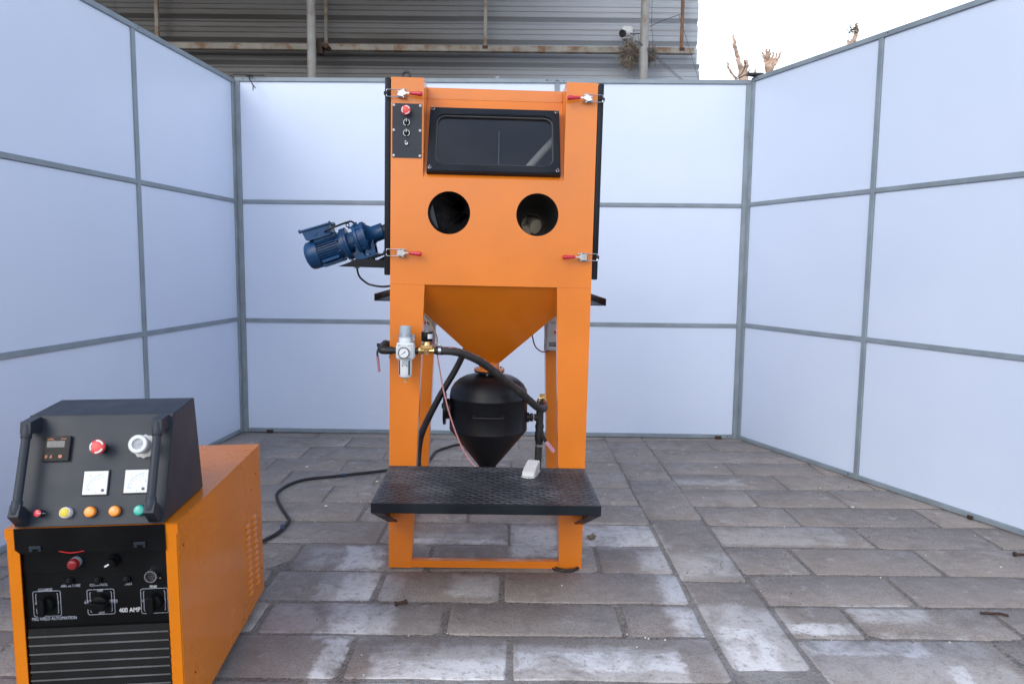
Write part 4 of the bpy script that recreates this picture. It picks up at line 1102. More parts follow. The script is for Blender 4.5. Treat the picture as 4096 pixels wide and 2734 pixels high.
# black pipe, ball valve and lever to the left
b = MB(); b.lathe((-.3480, -.071, .876), -X3, [(0, .0120), (.016, .0120), (.016, .0148), (.042, .0148)], 16)
b.tube([(-.388, -.071, .876), (-.3995, -.0685, .876), (-.4060, -.060, .8765), (-.4075, -.045, .878), (-.4075, .02, .882)], .0148, 14, 4)
b.lathe((-.4075, .015, .882), Y3, [(0, .0165), (.010, .0175), (.012, .0150), (.030, .0150), (.032, .019), (.046, .019)], 12); b.cyl((-.4075, -.0, .890), (-.4280, -.0, .888), .0055, n=10)
b.lathe((-.4245, -.0, .888), -X3, [(0, .0075), (.008, .0075)], 6)
b.lathe((-.392, .06, .882), X3, [(0, .024), (.0075, .024)], 16)
b.build('ball_valve', 'rubber', frl)
b = MB(); b.tube([(-.4285, .0, .889), (-.4245, -.02, .878), (-.4270, -.03, .862), (-.4255, -.032, .845)], .0038, 8, 5, 0); b.tube([(-.4255, -.032, .848), (-.4225, -.033, .82), (-.4185, -.033, .789)], .0052, 8, 4, 1); b.build('valve_handle', ['rubber', 'mauve'], frl)
for z in (.905, .838):
    b = MB(); b.lathe((-.3845, .03, z), -X3, [(0, .006), (.006, .006)], 6); b.build('bolt', 'chrome', frl)
# solenoid valve
SX, SY = -.2355, -.072
b = MB(); b.lathe((-.2800, SY, .876), X3, [(0, .0110), (.004, .0110), (.004, .0128), (.012, .0128), (.013, .0105), (.018, .0105)], 8)
nip = b.build('pipe_nipple', 'rubber', cab)
b = MB()
b.lathe((-.2655, SY, .8785), X3, [(0, .0140), (.012, .0140), (.014, .0125), (.046, .0125), (.048, .0140), (.0600, .0140)], 8)
b.box(SX-.0225, SX+.0225, SY-.019, SY+.019, .8935, .8990, bev=.0015); b.box(SX-.0225, SX+.0225, SY-.019, SY+.019, .8870, .8928, bev=.0015)
b.lathe((SX, SY, .8985), Z3, [(0, .0150), (.004, .0140), (.008, .0118), (.0165, .0118)], 18)
b.lathe((SX-.001, SY-.006, .868), Z3, [(-.004, .0100), (.006, .0115), (.018, .0125)], 14)
sol = b.build('solenoid_valve', 'brass', cab)
for s in (-1, 1):
    for q in (-1, 1):
        b = MB(); b.lathe((SX+s*.018, SY+q*.0145, .8985), Z3, [(0, .0036), (.0045, .0036)], 6); b.build('screw', 'chrome', sol)
b = MB(); b.lathe((SX, SY, .914), Z3, [(0, .0205), (.001, .0212), (.034, .0212), (.0358, .0200)], 28, 0); b.lathe((SX, SY, .9496), Z3, [(0, .0190), (.001, .0190)], 24, 1)
e0 = []
for k in range(7):
    q = R(-78+k*11); e0.append(V((SX+.0214*math.cos(q), SY+.0214*math.sin(q), 0)))
vs = []; fs = []
for p in e0: vs += [p+V((0, 0, .9245)), p+V((0, 0, .9425))]
for k in range(6): fs.append((2*k, 2*k+2, 2*k+3, 2*k+1))
b.add(vs, fs, 2)
vs, fs = [], []
for r_ in range(3):
    for k in (2, 3, 4):
        p = e0[k]+(e0[k]-V((SX, SY, 0))).normalized()*.0002; q_ = e0[k]*.45+e0[k+1]*.55+(e0[k]-V((SX, SY, 0))).normalized()*.0002; z = .9285+r_*.005; i0 = len(vs)
        vs += [p+V((0, 0, z)), q_+V((0, 0, z)), q_+V((0, 0, z+.0016)), p+V((0, 0, z+.0016))]; fs.append((i0, i0+1, i0+2, i0+3))
b.add(vs, fs, 3)
b.build('coil', ['panelblk', 'steel', 'print', 'greyprint'], sol, recalc=False)
b = MB(); b.lathe((SX, SY, .9500), Z3, [(0, .0055), (.004, .0055), (.004, .0068), (.010, .0068), (.010, .0048), (.0145, .0048), (.016, .003)], 6); b.build('top_nut', 'chrome', sol)
b = MB(); b.tube([(SX+.017, SY+.012, .918), (-.213, -.03, .896), (-.207, 0, .887), (-.207, .03, .878)], .0018, 6, 5); b.tube([(SX+.014, SY+.016, .918), (-.209, -.025, .900), (-.205, .01, .885)], .0018, 6, 5); b.build('lead_wire', 'pink', sol)
b = MB(); b.lathe((-.2080, SY-.002, .8795), X3, [(0, .0138), (.006, .0138), (.008, .0165), (.030, .0165)], 18, 1); b.lathe((-.1920, SY-.002, .8795), X3, [(0, .0172), (.010, .0172)], 20, 0); b.box(-.1915, -.1825, SY-.010, SY+.004, .8960, .9015, bev=.001, m=0); b.lathe((-.1870, SY-.010, .9010), V((0, -1, .5)), [(0, .004), (.006, .004)], 8, 0); b.build('hose_clamp', ['chrome', 'rubber'], sol)

# geared motor on the left door
A0 = V((-.720, .30, 1.232)); AX = V((.9397, 0, .342))
MU = V((-.342, 0, .9397)); MV = Y3
mm = basis(A0, AX, MV, MU)
b = MB(mm)
b.lathe((0, 0, 0), -X3, [(-.004, .0585), (.030, .0585), (.040, .0560), (.048, .0490), (.053, .0380), (.055, .0)], 36)
gm = b.build('geared_motor', 'blue', cab, smooth=40); gm['label'] = 'blue finned electric motor with gearbox and terminal box'
b = MB(mm); b.lathe((.003, 0, 0), X3, [(0, .0505), (.095, .0505)], 30); b.box(.002, .096, -.033, .033, .040, .0585, bev=.002); b.box(.004, .094, -.034, .034, -.0620, -.0500, bev=.002); b.box(.012, .086, -.058, -.045, -.047, -.036, bev=.002); b.build('motor_body', 'blue', gm)
for k in range(34):
    q = R(k*360/34)
    if abs(math.cos(q)) > .84 and True:
        pass
    e = V((0, math.sin(q), math.cos(q))); s_ = X3.cross(e)
    if e.z > .80: continue
    b = MB(mm); b.prism([(-.0011, 0), (.0011, 0), (.0008, .0090), (-.0008, .0090)], V((.006, 0, 0))+e*.0498, s_, e, (.086, 0, 0)); b.build('cooling_fin', 'blue', gm, smooth=0)
b = MB(mm)
b.lathe((.100, 0, 0), X3, [(0, .053), (.010, .053), (.012, .0665), (.023, .0680), (.025, .0665), (.034, .0680), (.036, .0660), (.037, .045), (.046, .042), (.072, .041), (.078, .050)], 36)
b.lathe((.166, 0, 0), X3, [(0, .062), (.004, .0665), (.014, .0665), (.016, .0600), (.034, .0600), (.036, .0670), (.047, .0670), (.050, .0640), (.052, .0540), (.078, .0330), (.098, .0320), (.118, .0320), (.120, .0300)], 36)
b.box(.215, .285, -.006, .006, .028, .036, bev=.001)
for q in range(0, 360, 45):
    e = V((0, math.cos(R(q)), math.sin(R(q)))); b.box(-.0, .020, -.0055, .0055, -.002, .003, xf=Matrix.Translation(V((.181, 0, 0))+e*.0605) @ basis(V((0, 0, 0)), X3, X3.cross(e)*-1, e))
b.build('gearbox', 'blue', gm, smooth=40)
b = MB(mm)
for q in range(22, 382, 45):
    e = V((0, math.cos(R(q)), math.sin(R(q)))); b.lathe(V((.160, 0, 0))+e*.060, X3, [(0, .0050), (.010, .0050)], 6); b.lathe(V((.212, 0, 0))+e*.060, X3, [(0, .0050), (.007, .0050)], 6); b.lathe(V((.090, 0, 0))+e*.060, X3, [(0, .004), (.010, .004)], 6)
b.lathe((.183, -.005, .058), Z3, [(0, .007), (.010, .007), (.010, .009), (.014, .009)], 8); b.build('bolt', 'blue', gm)
b = MB(mm); b.torus((.148, .02, .074), V((.3, 1, 0)), .0075, .0024, 16, 6); b.cyl((.150, .02, .058), (.149, .02, .068), .004); b.build('lifting_eye', 'blue', gm)
b = MB(mm); b.lathe((.286, 0, 0), X3, [(0, .026), (.012, .026), (.012, .018), (.036, .018)], 16); b.build('shaft', 'rubber', gm)
# terminal box (rotated a little against the shaft line)
tb = mm @ Matrix.Translation((.030, -.008, .070)) @ Matrix.Rotation(R(2.5), 4, 'Y')
b = MB(tb)
b.prism([(-.046, -.014), (.050, -.014), (.058, -.004), (.058, .026), (-.058, .026), (-.054, -.006)], (0, -.040, 0), X3, Z3, (0, .085, 0)); b.lathe((-.010, -.0395, .007), -Y3, [(0, .0095), (.004, .0095)], 14); box_ = b.build('terminal_box', 'blue', gm)
b = MB(tb); b.box(-.072, .068, -.047, .050, .0265, .0345, bev=.002)
for x in (-.066, .062):
    for y in (-.042, .045): b.lathe((x, y, .0225), Z3, [(0, .004), (.016, .004)], 6)
b.build('terminal_lid', 'blue', gm)
b = MB(mm)
b.box(.118, .232, -.045, .045, -.0850, -.0755, bev=.002)
for y in (-.036, .028):
    b.prism([(.140, -.0755), (.182, -.0755), (.172, -.020), (.162, -.018)], (0, y, 0), X3, Z3, (0, .008, 0)); b.prism([(.184, -.0755), (.228, -.0755), (.238, -.005), (.200, -.030)], (0, y, 0), X3, Z3, (0, .008, 0))
b.build('motor_foot', 'blue', gm, smooth=0)
for x in (.128, .200):
    for y in (-.040, .036): b = MB(mm); b.lathe((x, y, -.0755), Z3, [(0, .0075), (.007, .0075)], 6); b.lathe((x+.0, y, -.0915), -Z3, [(0, .0070), (.008, .0070), (.008, .0040), (.018, .0040)], 8); b.build('foot_bolt', 'chrome', gm)
b = MB(); q_ = mm.to_3x3() @ V((0, 0, 0))
b2 = MB(mm); b2.box(.112, .300, -.052, .052, -.0912, -.0855, bev=.001)
b2.build('mount_plate', 'black', cab, smooth=0)
b.prism([(-.632, 1.180), (-.4075, 1.178), (-.4075, 1.209), (-.551, 1.212)], (0, .245, 0), X3, Z3, (0, .006, 0)); b.prism([(-.632, 1.180), (-.4075, 1.178), (-.4075, 1.209), (-.551, 1.212)], (0, .348, 0), X3, Z3, (0, .006, 0))
b.prism([(-.48, 1.209), (-.4075, 1.209), (-.4075, 1.25)], (0, .3, 0), X3, Z3, (0, .006, 0))
b.build('motor_bracket', 'black', cab, smooth=0)
b = MB(); b.tube([(-.690, .262, 1.319), (-.672, .225, 1.325), (-.654, .215, 1.332), (-.627, .225, 1.345), (-.602, .28, 1.361), (-.588, .335, 1.366), (-.570, .378, 1.33), (-.565, .372, 1.26), (-.571, .362, 1.203), (-.570, .345, 1.167), (-.554, .31, 1.138), (-.525, .27, 1.119), (-.499, .25, 1.108), (-.442, .2, 1.103), (-.388, .15, 1.111)], .0042, 8); b.build('motor_cable', 'rubber', gm)

# ================================================================== foot pedal and its cord
FZ = (MM @ V((0, -.08, PZ))).z+.0018
pm = basis(V((.0785, 2.7405, FZ-.004)), V((.968, -.251, -.012)).normalized(), V((.251, .968, .0)).normalized(), Z3)
pm = pm @ Matrix.Rotation(0, 4, 'X')
fp = thing('foot_pedal', 'small white plastic foot pedal switch standing on the black step platform', 'foot pedal', pm)
b = MB(); b.prism(rrect(-.026, .026, -.060, .052, .006, 3), (0, 0, 0), X3, Y3, (0, 0, .004)); b.prism([(-.006, -.060), (.006, -.060), (.004, -.068), (-.004, -.068)], (0, 0, 0), X3, Y3, (0, 0, .003)); b.build('base', 'whiteplas', fp, smooth=0)
b = MB(); b.prism([(-.054, .0045), (.046, .0045), (.050, .036), (.046, .0425), (.020, .0410), (-.018, .0310), (-.050, .0200)], (-.0235, 0, 0), Y3, Z3, (.047, 0, 0))
bmesh.ops.bevel(b.bm, geom=b.bm.edges[:], offset=.0022, segments=2, affect='EDGES'); b.build('treadle', 'whiteplas', fp)
b = MB()
for i in range(9):
    for j in range(5):
        y = -.012+i*.0068; z = .0327+(y+.012)*.263 if y < .02 else .0411+(y-.020)*.058
        b.box(-.018+j*.009-.003+(i % 2)*.002, -.018+j*.009+.003+(i % 2)*.002, y-.0008, y+.0008, z-.001, z+.0014)
b.build('grip_rib', 'whiteplas', fp, smooth=0)
b = MB(); b.lathe((-.0236, -.030, .012), -X3, [(0, .0030), (.001, .0026)], 10); b.lathe((-.008, -.0545, .0), -Y3, [(0, .001), (.001, .001)], 6); b.build('pivot_pin', 'steel', fp)
MW = lambda *p: MM @ V(p)
b = MB(); b.tube([MW(-.302, .555, .957), MW(-.266, .45, .934), MW(-.225, .25, .904), MW(-.210, .10, .891), MW(-.208, .04, .875)], .0034, 6, 6)
tag(b.build('control_wire', 'cream'), 'cream coloured wire curving from the grey starter box to the brass valve', 'wire')
b = MB(); b.tube([MW(-.208, .042, .873), MW(-.2005, .033, .831), MW(-.185, .03, .747), MW(-.173, .03, .69), MW(-.149, .03, .605), MW(-.120, .03, .524), MW(-.090, .03, .461), MW(-.055, .03, .415), MW(-.02, .025, .395), MW(.06, .022, .39), MW(.13, .02, .40), MW(.150, .005, .4185), MW(.160, -.02, .4210)], .0031, 6, 8)
tag(b.build('pedal_cord', 'braid'), 'thin red and white twisted cord hanging in front of the black tank', 'cord')

# ================================================================== cables and litter on the paving
FC = [(-.84, 2.86), (-.90, 2.93), (-.98, 3.02), (-1.066, 3.086), (-1.036, 3.182), (-1.032, 3.323), (-1.056, 3.383), (-1.170, 3.606), (-1.222, 3.785), (-1.163, 3.979), (-.969, 4.08), (-.718, 4.206), (-.58, 4.34), (-.504, 4.459), (-.483, 4.644), (-.42, 4.76), (-.357, 4.835), (-.2, 4.93)]
FC = [(-1.17, 2.62), (-1.14, 2.84), (-1.10, 2.99)]+FC[3:]
b = MB(); b.tube([(x, y, .0095) for x, y in FC], .0078, 10, 6)
tag(b.build('power_cable', 'cable'), 'dusty black power cable snaking across the paving from the welding machine to behind the cabinet', 'cable')
b = MB(); b.tube([(-.960, 4.084, .0095), (-.950, 4.089, .0095), (-.942, 4.093, .0095)], .0096, 10, 2); b.tube([(-1.0315, 3.215, .0095), (-1.0318, 3.223, .0095), (-1.032, 3.231, .0095)], .0096, 10, 2); b.prism([(0, 0), (.014, .005), (.010, .018), (-.003, .010)], (-1.035, 3.215, .018), (1, 0, .1), (0, .2, 1), (0, .002, 0))
b.build('tape_band', 'bluetape', bpy.data.objects['power_cable'], smooth=0)
b = MB(); b.torus((.224, 2.856, .0035), Z3, .056, .0032, 40, 6); b.torus((.227, 2.862, .0085), Z3, .052, .0030, 40, 6); b.tube([(.275, 2.87, .012), (.262, 2.93, .1), (.252, 2.98, .22), (.25, 2.99, .32)], .004, 6)
tag(b.build('cable_coil', 'rubber'), 'thin black cable coiled on the paving under the right front leg', 'cable')
def litter(name, label, cat, mk):
    b = MB(); mt = mk(b); tag(b.build(name, mt, smooth=40), label, cat)
def mk(b):
    o = V((-.385, 2.503, .011)); a = V((.9, .32, .08))
    b.lathe(o-a.normalized()*.022, a, [(0, .009), (.008, .0095), (.010, .0060), (.034, .0058), (.036, .0085), (.042, .0088), (.045, .0070)], 8); return 'darkrust'
litter('loose_bolt', 'short rusty bolt lying in a joint of the paving in front of the cabinet', 'bolt', mk)
def mk(b):
    o = V((2.155, 3.011, .011)); a = V((1, -.12, 0))
    b.lathe(o-a.normalized()*.02, a, [(0, .010), (.010, .010), (.011, .0055), (.06, .0055)], 8); return 'darkrust'
litter('loose_bolt', 'long dark bolt lying near the foot of the right partition', 'bolt', mk)
def crumple(b, o, r, seed, flat=.6):
    rn = random.Random(seed); t = bmesh.new(); bmesh.ops.create_icosphere(t, subdivisions=2, radius=r)
    for v in t.verts: v.co = V((v.co.x*rn.uniform(.5, 1.3), v.co.y*rn.uniform(.5, 1.3), v.co.z*flat*rn.uniform(.3, 1.3)))+V(o)
    b.merge(t)
def mk(b): crumple(b, (.365, 3.168, .010), .021, 4); return 'dryleaf'
litter('crumpled_leaf', 'crumpled dry leaf lying right of the cabinet', 'leaf', mk)
def mk(b): b.tube([(1.655, 2.478, .007), (1.69, 2.470, .009), (1.72, 2.475, .007), (1.745, 2.462, .006)], .0045, 6); return 'darkrust'
litter('twig', 'short dark twig lying on the paving at the right', 'twig', mk)
def mk(b):
    crumple(b, (-.985, 4.00, .008), .012, 8, .5); return 'paper'
rn = random.Random(21)
for lab, (x, y), r in (('scrap of white paper in the joint left of the platform', (-.742, 3.985), .012), ('white paint flake left of the platform near the cable', (-.918, 3.56), .010), ('white flake beside the far left paving', (-1.21, 4.27), .010), ('pale flake in the right hand paving joints', (1.735, 3.625), .010), ('pale chip lying beyond the long paving joint at the right', (1.24, 4.35), .009)):
    b = MB(); crumple(b, (x, y, .006), r, int(rn.random()*99), .4); tag(b.build('paper_scrap', 'paper', smooth=0), lab, 'litter', 'scraps on the paving')
b = MB(); rn = random.Random(77)
for i in range(420):
    x, y = rn.uniform(-1.6, 2.6), rn.uniform(1.9, 5.0)
    if rn.random() < .5: y = rn.choice(ROWS)+rn.gauss(0, .012)
    t = bmesh.new(); bmesh.ops.create_icosphere(t, subdivisions=1, radius=rn.uniform(.0015, .0042))
    b.merge(t, 0 if rn.random() < .6 else 1, Matrix.Translation((x, y, .0015)))
tag(b.build('grit', ['mortar', 'paper'], smooth=0), kind='stuff', label='loose grit and crumbs of mortar scattered over the paving', cat='grit')

# ================================================================== welding machine
WM = tilted((-1.193, 1.690, .0), .0970, -.0110, .0040)
WW, WD_, WT, WB = .393, .815, .569, .040
wel = thing('welding_machine', 'orange welding power source with black control front and louvred side', 'welding machine', WM)
b = MB(); b.box(.003, WW-.003, .020, WD_-.003, WB, .060); b.build('base_tray', 'panelblk', wel, smooth=0)
for x in (.06, WW-.06):
    for y in (.10, WD_-.10):
        b = MB(); b.lathe((x, y, .0), Z3, [(0, .03), (.035, .028), (WB, .022)], 14); b.build('foot', 'rubber', wel)
for s, x in ((-1, 0), (1, WW)):
    b = MB(); b.box(min(x, x-s*.002), max(x, x-s*.002), .0015, WD_, WB, .5455, bev=.0008); b.box(min(x-s*.0022, x-s*.029), max(x-s*.0022, x-s*.029), 0, .002, WB, .5455, bev=.0008)
    side = b.build('side_cover', 'orange2', wel, smooth=0)
    for (y, z) in ((.751, .482), (.689, .444), (.795, .125), (.035, .502), (.079, .145)):
        c = MB(); c.lathe((x, y, z), X3*s, [(0, .0035), (.0012, .003)], 8); c.build('screw', 'panelblk', side)
    lv = None
    for col, (ya, za, yb, zb, n) in enumerate(((.594, .337, .614, .100, 12), (.678, .339, .704, .098, 12))):
        for k in range(n):
            f = k/(n-1); y0 = ya+(yb-ya)*f; z0 = za+(zb-za)*f
            if lv is None:
                c = MB(); L, h, d = .058, .0080, .0075
                vs, fs = [], []
                for i in range(9):
                    t_ = i/8; w_ = math.sin(math.pi*t_)**.5
                    vs += [(0, L*t_, h), (s*d*w_, L*t_, h*.25), (s*d*w_*.95, L*t_, 0), (0, L*t_, -.0004)]
                for i in range(8):
                    for j in range(3): fs.append((4*i+j, 4*i+4+j, 4*i+5+j, 4*i+1+j))
                c.add(vs, fs); c.add([(s*.0004, .003, -.0005), (s*.0004, L-.003, -.0005), (s*.0004, L-.004, -.0042), (s*.0004, .004, -.0042)], [(0, 1, 2, 3)], 1)
                lv = c.build('louver', ['orange2', 'ink'], side, smooth=60); lv.location = (x, y0, z0)
            else: dup(lv, (x, y0, z0))
# lid with a turned-down lip, cut away where the console stands
b = MB(); b.box(-.0015, WW+.0015, -.001, WD_+.001, WT-.002, WT, bev=.0008)
for s, x in ((-1, -.0015), (1, WW+.0015)): b.box(min(x, x-s*.0015), max(x, x-s*.0015), .0, WD_, .544, WT-.0021)
for x0, x1 in ((-.0014, .029), (WW-.029, WW+.0014)): b.box(x0, x1, -.0012, .0006, .544, WT-.0021)
b.build('lid', 'orange2', wel, smooth=0)
b = MB(); b.box(.003, WW-.003, WD_-.003, WD_, WB, .5455); b.build('back_cover', 'orange2', wel, smooth=0)
b = MB(); b.box(.0295, WW-.0295, .0100, .0130, .318, .5660); fpn = b.build('front_panel', 'panelblk', wel, smooth=0)
b = MB(); b.box(.0300, WW-.0300, .0085, .0099, .452, .5655, bev=.0005); b.build('upper_strip', 'panelblk', wel, smooth=0)
def WF(x, z, y=.0097): return basis(V((x, y, z)), X3, Z3, -Y3)
for txt, x, z, s_, mt, sx in (('ARMATURE', .1350, .4190, .0092, 'greyprint', .95), ('CONTROL', .2000, .4185, .0092, 'greyprint', .95), ('FAN', .2690, .4178, .0092, 'greyprint', .95), ('FINE', .3270, .4085, .0092, 'print', .95),
                              ('COARSE', .0760, .4115, .0092, 'greyprint', .95), ('OFF', .2020, .4035, .0078, 'greyprint', 1), ('OFF', .2035, .3475, .0078, 'greyprint', 1), ('400 AMP', .2690, .3515, .0165, 'print', .82),
                              ('MIG WELD AUTOMATION', .0930, .3385, .0112, 'greyprint', .78), ('2', .1045, .3775, .007, 'greyprint', 1), ('4', .0520, .3775, .007, 'greyprint', 1), ('2', .3535, .3735, .007, 'greyprint', 1), ('4', .3005, .3735, .007, 'greyprint', 1), ('LOW', .1745, .3760, .0070, 'greyprint', 1), ('HIGH', .2315, .3765, .0070, 'greyprint', 1)):
    text(txt, s_, mt, fpn, WF(x, z), 'lettering', sx=sx)
def frame_lines(cx, cz, w, h, parent, gaps=()):
    b = MB()
    for k, (ww, hh, t_) in enumerate(((w, h, .0010), (w*.80, h*.80, .0010))):
        o1 = rrect(cx-ww/2, cx+ww/2, cz-hh/2, cz+hh/2, .005-.002*k, 4); o2 = rrect(cx-ww/2+t_, cx+ww/2-t_, cz-hh/2+t_, cz+hh/2-t_, .004-.002*k, 4)
        n = len(o1); vs = [(p[0], .0098, p[1]) for p in o1]+[(p[0], .0098, p[1]) for p in o2]
        fs = [(i, (i+1) % n, n+(i+1) % n, n+i) for i in range(n)]
        if k == 1: fs = [f for i, f in enumerate(fs) if i % 5 != 4 or i in (4, 14)]
        b.add(vs, fs)
    return b.build('switch_border', 'greyprint', parent, smooth=0)
def rotary(cx, cz, ang, parent):
    b = MB(); c = V((cx, .0099, cz))
    b.lathe(c, -Y3, [(0, .0205), (.010, .0200), (.014, .0185), (.016, .012)], 28)
    u = Matrix.Rotation(ang, 3, 'Y') @ Z3; s_ = u.cross(Y3)
    b.prism([(-.0075, -.020), (.0075, -.020), (.0075, .012), (.0045, .0225), (-.0045, .0225), (-.0075, .012)], c+V((0, -.012, 0)), s_, u, (0, -.020, 0))
    bmesh.ops.bevel(b.bm, geom=[e for e in b.bm.edges if e.calc_length() > .008], offset=.0012, segments=1, affect='EDGES')
    return b.build('rotary_switch', 'panelblk', parent, smooth=40)
for cx, cz, a in ((.0785, .3765, 0), (.2030, .3755, R(-82)), (.3280, .3725, 0)):
    frame_lines(cx, cz, .064, .064, fpn); rotary(cx, cz, a, wel)
b = MB()
for cx in (.1745, .2315):
    o1, o2 = rrect(cx-.0098, cx+.0098, .3720, .3803, .002, 2), rrect(cx-.0092, cx+.0092, .3726, .3797, .0016, 2); n = len(o1)
    b.add([(p[0], .0096, p[1]) for p in o1+o2], [(i, (i+1) % n, n+(i+1) % n, n+i) for i in range(n)])
b.build('switch_border', 'greyprint', fpn, smooth=0)
b = MB(); b.lathe((.153, .0084, .4800), -Y3, [(0, .0130), (.012, .0130)], 24, 1); b.lathe((.153, -.0036, .4800), -Y3, [(0, .0128), (.010, .0124), (.013, .0105), (.0145, .006)], 24, 0); b.build('indicator_lamp', ['darkred', 'frame'], wel)
b = MB(); c = V((.240, .0084, .4815)); b.lathe(c, -Y3, [(0, .0150), (.010, .0148), (.013, .013)], 24, 0)
b.lathe(c+V((0, -.012, 0)), -Y3, [(0, .0118), (.016, .0114)], 20, 0); u = V((-.80, 0, -.45)).normalized(); s_ = u.cross(Y3)
b.prism([(-.0048, -.012), (.0048, -.012), (.0048, .0125), (-.0048, .0125)], c+V((0, -.012, 0)), s_, u, (0, -.018, 0), 0); b.prism([(-.0018, .000), (.0018, .000), (.0018, .0118), (-.0018, .0118)], c+V((0, -.0302, 0)), s_, u, (0, -.0004, 0), 1); b.build('selector_knob', ['panelblk', 'print'], wel)
for x, z in ((.1360, .4315), (.2010, .4310), (.2680, .4305)):
    b = MB(); b.lathe((x, .0099, z), -Y3, [(0, .0085), (.008, .0085), (.009, .0070), (.014, .0068), (.015, .004)], 16); b.build('fuse_holder', 'panelblk', wel)
b = MB(); c = V((.3275, .0099, .4400))
b.lathe(c, -Y3, [(0, .0150), (.012, .0150), (.0165, .0146), (.0165, .0122), (.006, .0120)], 28, 0); b.lathe(c+V((0, -.0055, 0)), -Y3, [(0, .0119), (.0012, .0119)], 24, 1)
for k in range(7):
    q = R(k*60); p = c+V((.0065*math.cos(q)*(k < 6), -.006, .0065*math.sin(q)*(k < 6))); b.cyl(p, p+V((0, -.006, 0)), .0010, n=6, m=0)
b.lathe(c+V((.0165, .0, -.010)), -Y3, [(0, .0024), (.001, .002)], 8, 2); b.lathe(c+V((-.0120, .0, .0145)), -Y3, [(0, .0024), (.001, .002)], 8, 2)
b.build('cable_socket', ['chrome', 'ink', 'brass'], wel)
b = MB(); b.tube([(.120, -.004, .5115), (.150, -.009, .5085), (.178, -.004, .5105)], .0010, 5, 6); b.build('loose_wire', 'red', wel)
# vent slats of the lower front
b = MB(); b.box(.0295, WW-.0295, .030, .032, WB, .3175); b.build('vent_backing', 'ink', wel, smooth=0)
sl0 = None
for k in range(12):
    z = .298-k*.0221
    if sl0 is None:
        c = MB(); x0, x1 = .036, WW-.0300
        c.prism([(.0120, .0195), (.0030, .0195), (-.0008, .0036), (-.0022, .0032), (-.0034, .0000), (-.0022, -.0012), (.0008, -.0012), (.0042, .0180), (.0120, .0180)], (x0, 0, 0), Y3, Z3, (x1-x0, 0, 0))
        c.prism([(-.0024, .0030), (-.0036, -.0002), (-.0034, -.0006), (-.0020, .0032)], (x0+.001, -.0001, .0002), Y3, Z3, (x1-x0-.002, 0, 0), 1)  # lighter strip along the nose paints the sky glint on each slat
        sl0 = c.build('vent_slat', ['panelblk', 'lug'], wel, smooth=0); sl0.location = (0, .0, z)
    else: dup(sl0, (0, .0, z))

# ================================================================== control console on top of the welder
con = thing('control_console', 'sloping black control console with tube handles and coloured buttons, on the welding machine', 'control console', WM)
CX0, CX1 = .020, .363
cs = V((0, .098, .255)).normalized(); cn = V((0, -cs.z, cs.y)); co = V((0, .0, .5715))
OFF = (.5715-.565)/cs.z
PR = [(.0, .5710), (.0975, .8205), (.255, .8335), (.296, .5710)]
b = MB(); b.prism(PR, (CX0, 0, 0), Y3, Z3, (CX1-CX0, 0, 0))
bmesh.ops.bevel(b.bm, geom=b.bm.edges[:], offset=.0015, segments=2, affect='EDGES'); b.build('body', 'console', con, smooth=40)
b = MB(); b.prism([(CX0+.001, .5695), (CX1+.003, .5695), (CX1+.003, .5050), (CX0+.012, .5085), (CX0+.001, .5180)], (0, -.0045, 0), X3, Z3, (0, .0025, 0)); ap = b.build('apron', 'panelblk', con, smooth=0)
for x, z in ((.068, .520), (.307, .5215)):
    b = MB(); b.box(x-.0135, x+.0135, -.009, -.0046, z, z+.0070, bev=.0008); b.box(x-.0135, x-.0065, -.008, -.0046, z-.006, z, bev=.0005); b.box(x+.0075, x+.0135, -.008, -.0046, z-.006, z, bev=.0005); b.build('clip', 'plate', ap, smooth=0)
def CF(x, s_, off=0.0): return V((x, -.0002, .565))+cs*s_+cn*off
def CM(x, s_, off): return basis(CF(x, s_, off), X3, cs, cn)
b = MB(); b.box(CX0+.004, CX1-.004, .100, .253, .0, .0) if False else b.box(CX0+.0005, CX1-.0005, .0985, .1000, .8215, .8222); b.build('lid_seam', 'ink', con, smooth=0)
# temperature controller
cm = CM(0, 0, 0)
b = MB(cm); b.box(.0650, .1285, .1600, .2220, .0, .012, bev=.0025, seg=2, m=0); b.box(.0680, .1255, .1630, .2190, .0118, .0126, m=1); dsp = b.build('digital_display', ['ink', 'panelblk'], con)
b = MB(cm); b.box(.0762, .1174, .1938, .2094, .01265, .0130); b.build('screen', 'lcd', dsp, smooth=0)
b = MB(cm)
for k, chn in enumerate('3888'):
    x = .0812+k*.0098; y0, y1, xm = .1955, .2078, .0062
    segs = {'a': (x, x+xm, y1-.0014, y1), 'g': (x, x+xm, (y0+y1)/2-.0007, (y0+y1)/2+.0007), 'd': (x, x+xm, y0, y0+.0014), 'b': (x+xm-.0012, x+xm, (y0+y1)/2, y1), 'c': (x+xm-.0012, x+xm, y0, (y0+y1)/2), 'f': (x, x+.0012, (y0+y1)/2, y1), 'e': (x, x+.0012, y0, (y0+y1)/2)}
    for q in ('abcdg' if chn == '3' else 'abcdefg'):
        p = segs[q]; b.box(p[0], p[1], p[2], p[3], .0130, .0132)
b.build('digit_segments', 'seg', dsp, smooth=0)
text('selec', .0075, 'orangeprint', dsp, CM(.0835, .2142, .0128)); text('XC2100', .0042, 'orangeprint', dsp, CM(.1130, .2142, .0128), sx=.9)
b = MB(cm); 
for poly in ([(.0758, .1680), (.0758, .1745), (.0785, .1745), (.0812, .1713), (.0785, .1680)], [(.0860, .1682), (.0870, .1722), (.0888, .1745), (.0906, .1722), (.0916, .1682)], rrect(.1065, .1135, .1680, .1748, .0015, 2)):
    b.prism(poly, (0, 0, .0126), X3, Y3, (0, 0, .0012), 0)
